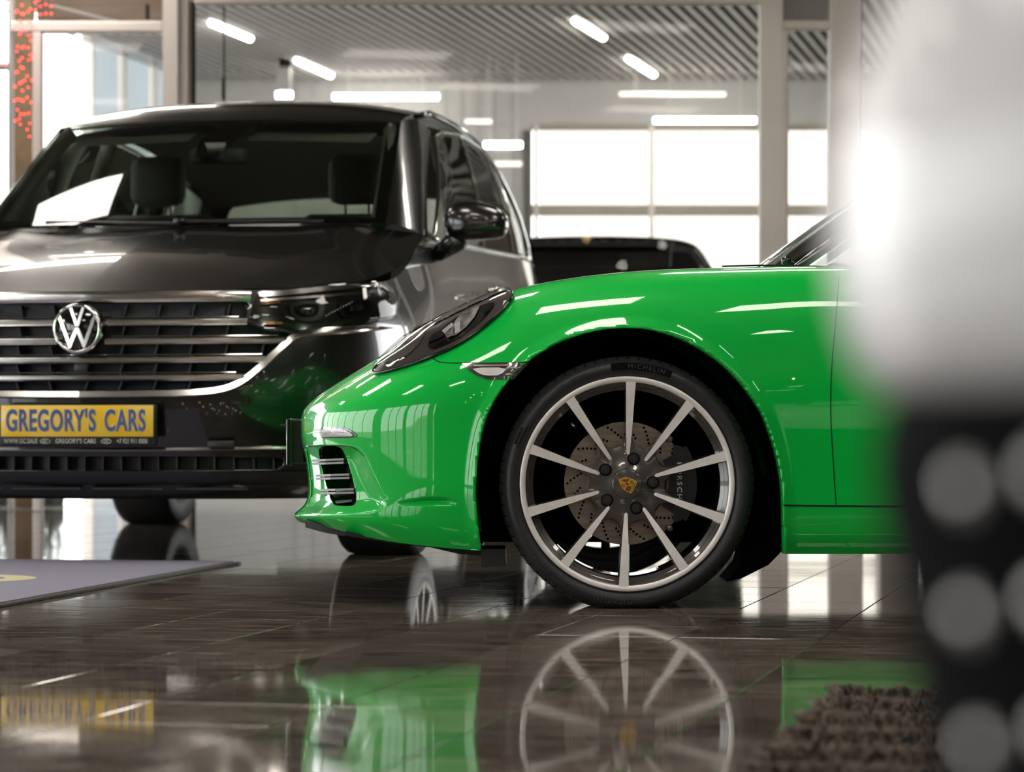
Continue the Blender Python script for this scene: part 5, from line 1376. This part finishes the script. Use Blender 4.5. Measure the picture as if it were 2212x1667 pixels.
for sg in (-1, 1):
    MB().box((0.565+sg*.74-.12, 17.36, .88), (0.565+sg*.74+.12, 17.46, 1.06), .02).build('tail_lamp', pm('tail_lamp_red', (0.25, 0.01, 0.01), 0.2, coat=1, noise=(20, (0.2, 0.01, 0.01))), bs)
    for y in (18.2, 21.1):
        Mw = Matrix.Translation((0.565+sg*.94, y, .36)) @ Matrix.Rotation(sg*math.pi/2, 4, 'Z')
        wt = MB().lathe([(.0,.03),(.24,.03),(.25,.0),(.30,-.01),(.345,.01),(.36,.04),(.36,.2),(.33,.24),(.2,.24)], 40)
        wt.V = flatten(wt.V, -.3595); link('wheel', mesh('wheel', wt.V, wt.F, True), m_rubber, bs, Mw)

# ------------------------------------------------------------------ white car close to the lens
PW = math.radians(32); w1 = Vector((math.cos(PW), -math.sin(PW), 0)); w2 = Vector((math.sin(PW), math.cos(PW), 0))
WO = Vector((0.669, 0.115, 0))
def WLc(s, l, z): return WO+w1*s+w2*l+Vector((0, 0, z))
wc = thing('white_car', 'glossy white car with black lower bumper and grey studs, out of focus', 'car', WLc(0, 2.0, 0))
m_wpaint = pm('white_car_paint', (0.78, 0.76, 0.78), 0.45, coat=0.3, coat_rough=0.05, noise=(500, (0.76, 0.74, 0.76)))
cw = [(0,0),(-.28,.01),(-.52,.04),(-.70,.10),(-.80,.19),(-.855,.31),(-.875,.48),(-.885,.8),(-.885,1.6),(-.885,2.6),(-.86,3.4),(-.78,3.75),(-.5,3.9),(0,3.95)]
def wnet(rows):
    nt_ = []
    for (z, o_) in rows:
        r = []
        for i, (s_, l) in enumerate(cw):
            a = cw[max(0, i-1)]; b_ = cw[min(len(cw)-1, i+1)]; d = Vector((b_[0]-a[0], b_[1]-a[1])).normalized(); n = Vector((d.y, -d.x))
            if i == 0: n = Vector((0, 1))
            if i == len(cw)-1: n = Vector((0, -1))
            n = n if n.dot(Vector((0-s_, 1.9-l))) > 0 else -n
            r.append((s_+n.x*o_, l+n.y*o_, z))
        nt_.append(r)
    return nt_
def wbuild(rows, name, mat, n):
    Gc = dense(np.array(wnet(rows)), n, 120, .6); P = Gc.reshape(-1, 3); f = gridfaces(n, 120)
    V = [WLc(*p) for p in P]+[WLc(-p[0], p[1], p[2]) for p in P]
    Fc = [q[::-1] for q in f]+[tuple(i+len(P) for i in q) for q in f]
    return V, Fc, obj(name, V, Fc, mat, wc, True)
Vu, Fu, _ = wbuild([(.448,.035),(.452,.012),(.464,.002),(.485,-.003),(.51,-.004),(.535,.0),(.56,.008),(.585,.020),(.62,.045),(.68,.10),(.74,.17),(.79,.28),(.81,.45),(.815,.62)], 'car_body', m_wpaint, 44)
Vd, Fd, lower = wbuild([(.16,.07),(.20,.05),(.27,.038),(.33,.028),(.38,.018),(.42,.010),(.446,.008),(.462,.02)], 'lower_bumper', pm('matt_black_bumper', (0.004, 0.004, 0.005), 0.9, spec=0.03, noise=(60, (0.005, 0.005, 0.006))), 30)
obj('bonnet', [WLc(s_, l, .81) for s_, l in ((-.33,.5),(.33,.5),(.45,3.2),(-.45,3.2))], [(0,1,2,3)], m_wpaint, wc)
SWc = Surf(np.array([tuple(p) for p in Vd]), Fd); SWc.guess = .75
m_stud = pm('pale_stud', (0.95, 0.93, 0.93), 0.2, 0.4, coat=1.0, noise=(60, (0.92, 0.90, 0.90)))
for (x, y) in [(2085,1055),(2262,1020),(2096,1332),(2122,1615),(2275,1300),(2290,1585)]:
    P, nn = SWc.hit(x, y)
    R3 = (-nn).to_track_quat('Y', 'Z').to_matrix().to_4x4()
    st = MB().lathe([(0,-.003),(.003,-.0024),(.0052,-.0008),(.0058,.006)], 20)
    link('grille_stud', mesh('grille_stud', st.V, st.F, True), m_stud, lower, Matrix.Translation(P) @ R3)
# cabin and wheels of the white car
cab = []
for (l, hw, z) in ((1.0,.66,.80),(1.55,.58,1.2),(1.9,.56,1.38),(2.6,.56,1.42),(3.2,.55,1.32),(3.7,.58,.82)):
    cab.append([(-hw-.03,l,min(.80,z)),(-hw,l,z*.6+.32),(-hw*.9,l,z*.98),(0,l,z*1.02),(hw*.9,l,z*.98),(hw,l,z*.6+.32),(hw+.03,l,min(.80,z))])
Gc = dense(np.array(cab), 30, 30, .5); obj('cabin', [WLc(*p) for p in Gc.reshape(-1, 3)], gridfaces(30, 30), m_gloss, wc, True)
for sg in (-1, 1):
    for l in (.78, 3.2):
        Mw = Matrix.Translation(WLc(sg*.80, l, .31)) @ Matrix.Rotation(sg*math.pi/2-PW, 4, 'Z')
        wt = MB().lathe([(.0,.03),(.2,.03),(.21,.0),(.25,-.01),(.295,.01),(.31,.04),(.31,.17),(.29,.2),(.18,.2)], 40)
        wt.V = flatten(wt.V, -.3095); link('wheel', mesh('wheel', wt.V, wt.F, True), m_rubber, wc, Mw)

# ------------------------------------------------------------------ red string lights, screen and planter at the far left
scr = thing('ribbed_screen', 'tan ribbed upright screen behind the red string lights', 'screen', (XP(52), 15.0, 0))
for i in range(9):
    x0 = (30+i*4.8-CX)/F*15.0
    MB().tube([(x0, 15.0, 0.02), (x0, 15.0, ZS)], .0075, 8).build('screen_rib', pm('tan_rib', (0.30, 0.20, 0.11), 0.6, noise=(8, (0.20, 0.14, 0.09))), scr, True)
MB().box(((28-CX)/F*15.02, 15.012, 0), ((74-CX)/F*15.02, 15.03, ZS)).build('screen_back', m_brown, scr)
sl_ = thing('string_lights', 'red string lights hanging in strands beside the bright bay', 'string lights', W(50, 100, 14.2))
m_redled = pm('red_led', (0.8, 0.05, 0.04), 0.4, emit=(1.0, 0.06, 0.045), es=3.5, noise=(20, (0.75, 0.05, 0.04)))
bm_ = bmesh.new(); bmesh.ops.create_icosphere(bm_, subdivisions=1, radius=.006); mbb = MB().frombm(bm_)
ledm = mesh('red_bulb', mbb.V, mbb.F, True); ledm.materials.append(m_redled)
rr = random.Random(11)
for (px, yend, step) in [(9,205,38),(3,215,44),(34,270,38),(40,275,30),(46,280,27),(51,270,38),(60,290,34),(66,300,45),(75,36,18),(86,36,14),(97,32,16),(110,30,18),(70,160,60)]:
    x = W(px, 0, 14.2).x
    MB().tube([(x, 14.2, W(0, yend, 14.2).z), (x, 14.2, ZS-.002)], .0012, 5).build('light_wire', m_dgrey, sl_)
    y = rr.uniform(-20, 0)
    while y < yend:
        link('red_bulb', ledm, None, sl_, Matrix.Translation(W(px+rr.uniform(-2.5, 2.5), y, 14.19))); y += step*rr.uniform(.6, 1.3)
pl = thing('planter', 'low dark planter with green foliage outside the left bay', 'planter', W(60, 1098, 16.0))
x0, x1 = W(-120, 0, 16).x, W(140, 0, 16).x
MB().box((x0, 15.6, 0), (x1, 16.0, .14), .01).build('planter_box', pm('planter_dark', (0.03, 0.035, 0.028), 0.7, noise=(10, (0.04, 0.045, 0.035))), pl)
V = []; Fc = []
for _ in range(1800):
    p = Vector((rr.uniform(x0, x1), rr.uniform(15.58, 16.02), .10+rr.random()**1.3*.38)); d = Vector((rr.gauss(0,1), rr.gauss(0,1), rr.gauss(.4,.6))).normalized()*.05; e = d.orthogonal().normalized()*.014
    i = len(V); V += [p, p+d*.5+e, p+d, p+d*.5-e]; Fc.append((i, i+1, i+2, i+3))
fo = obj('foliage', V, Fc, pm('leaf_green', (0.05, 0.10, 0.03), 0.6, noise=(12, (0.03, 0.06, 0.02))), pl); fo['kind'] = 'stuff'

# ------------------------------------------------------------------ lamps at the back of the showroom, seen as sparks in the black paint
pb = thing('pendant_lamp_cluster', 'cluster of small warm pendant bulbs at the back of the showroom', 'lamp', (0.5, -4.6, ZS))
MB().box((-4.0, -4.75, ZS-.04), (5.0, -4.45, ZS), .01).build('ceiling_rail', m_dgrey, pb)
m_warm = pm('warm_bulb', (1, .7, .4), .4, emit=(1.0, .62, .28), es=30, noise=(20, (1, .68, .38)))
m_cool = pm('cool_bulb', (1, 1, 1), .4, emit=(1.0, .95, .88), es=30, noise=(20, (.98, .98, .98)))
bm_ = bmesh.new(); bmesh.ops.create_icosphere(bm_, subdivisions=2, radius=.05); mbb = MB().frombm(bm_)
bw = mesh('pendant_bulb', mbb.V, mbb.F, True); bw.materials.append(m_warm); bc = mesh('pendant_bulb', mbb.V, mbb.F, True); bc.materials.append(m_cool)
for i in range(34):
    x = -3.9+8.8*i/33+rr.uniform(-.1, .1); z = rr.uniform(1.2, 3.1); y = -4.6+rr.uniform(-.1, .1)
    bo_ = link('pendant_bulb', bw if rr.random() < .5 else bc, None, pb, Matrix.Translation((x, y, z)))
    MB().tube([(x, y, z+.045), (x, y, ZS-.038)], .003, 5).build('pendant_cord', m_dgrey, pb)
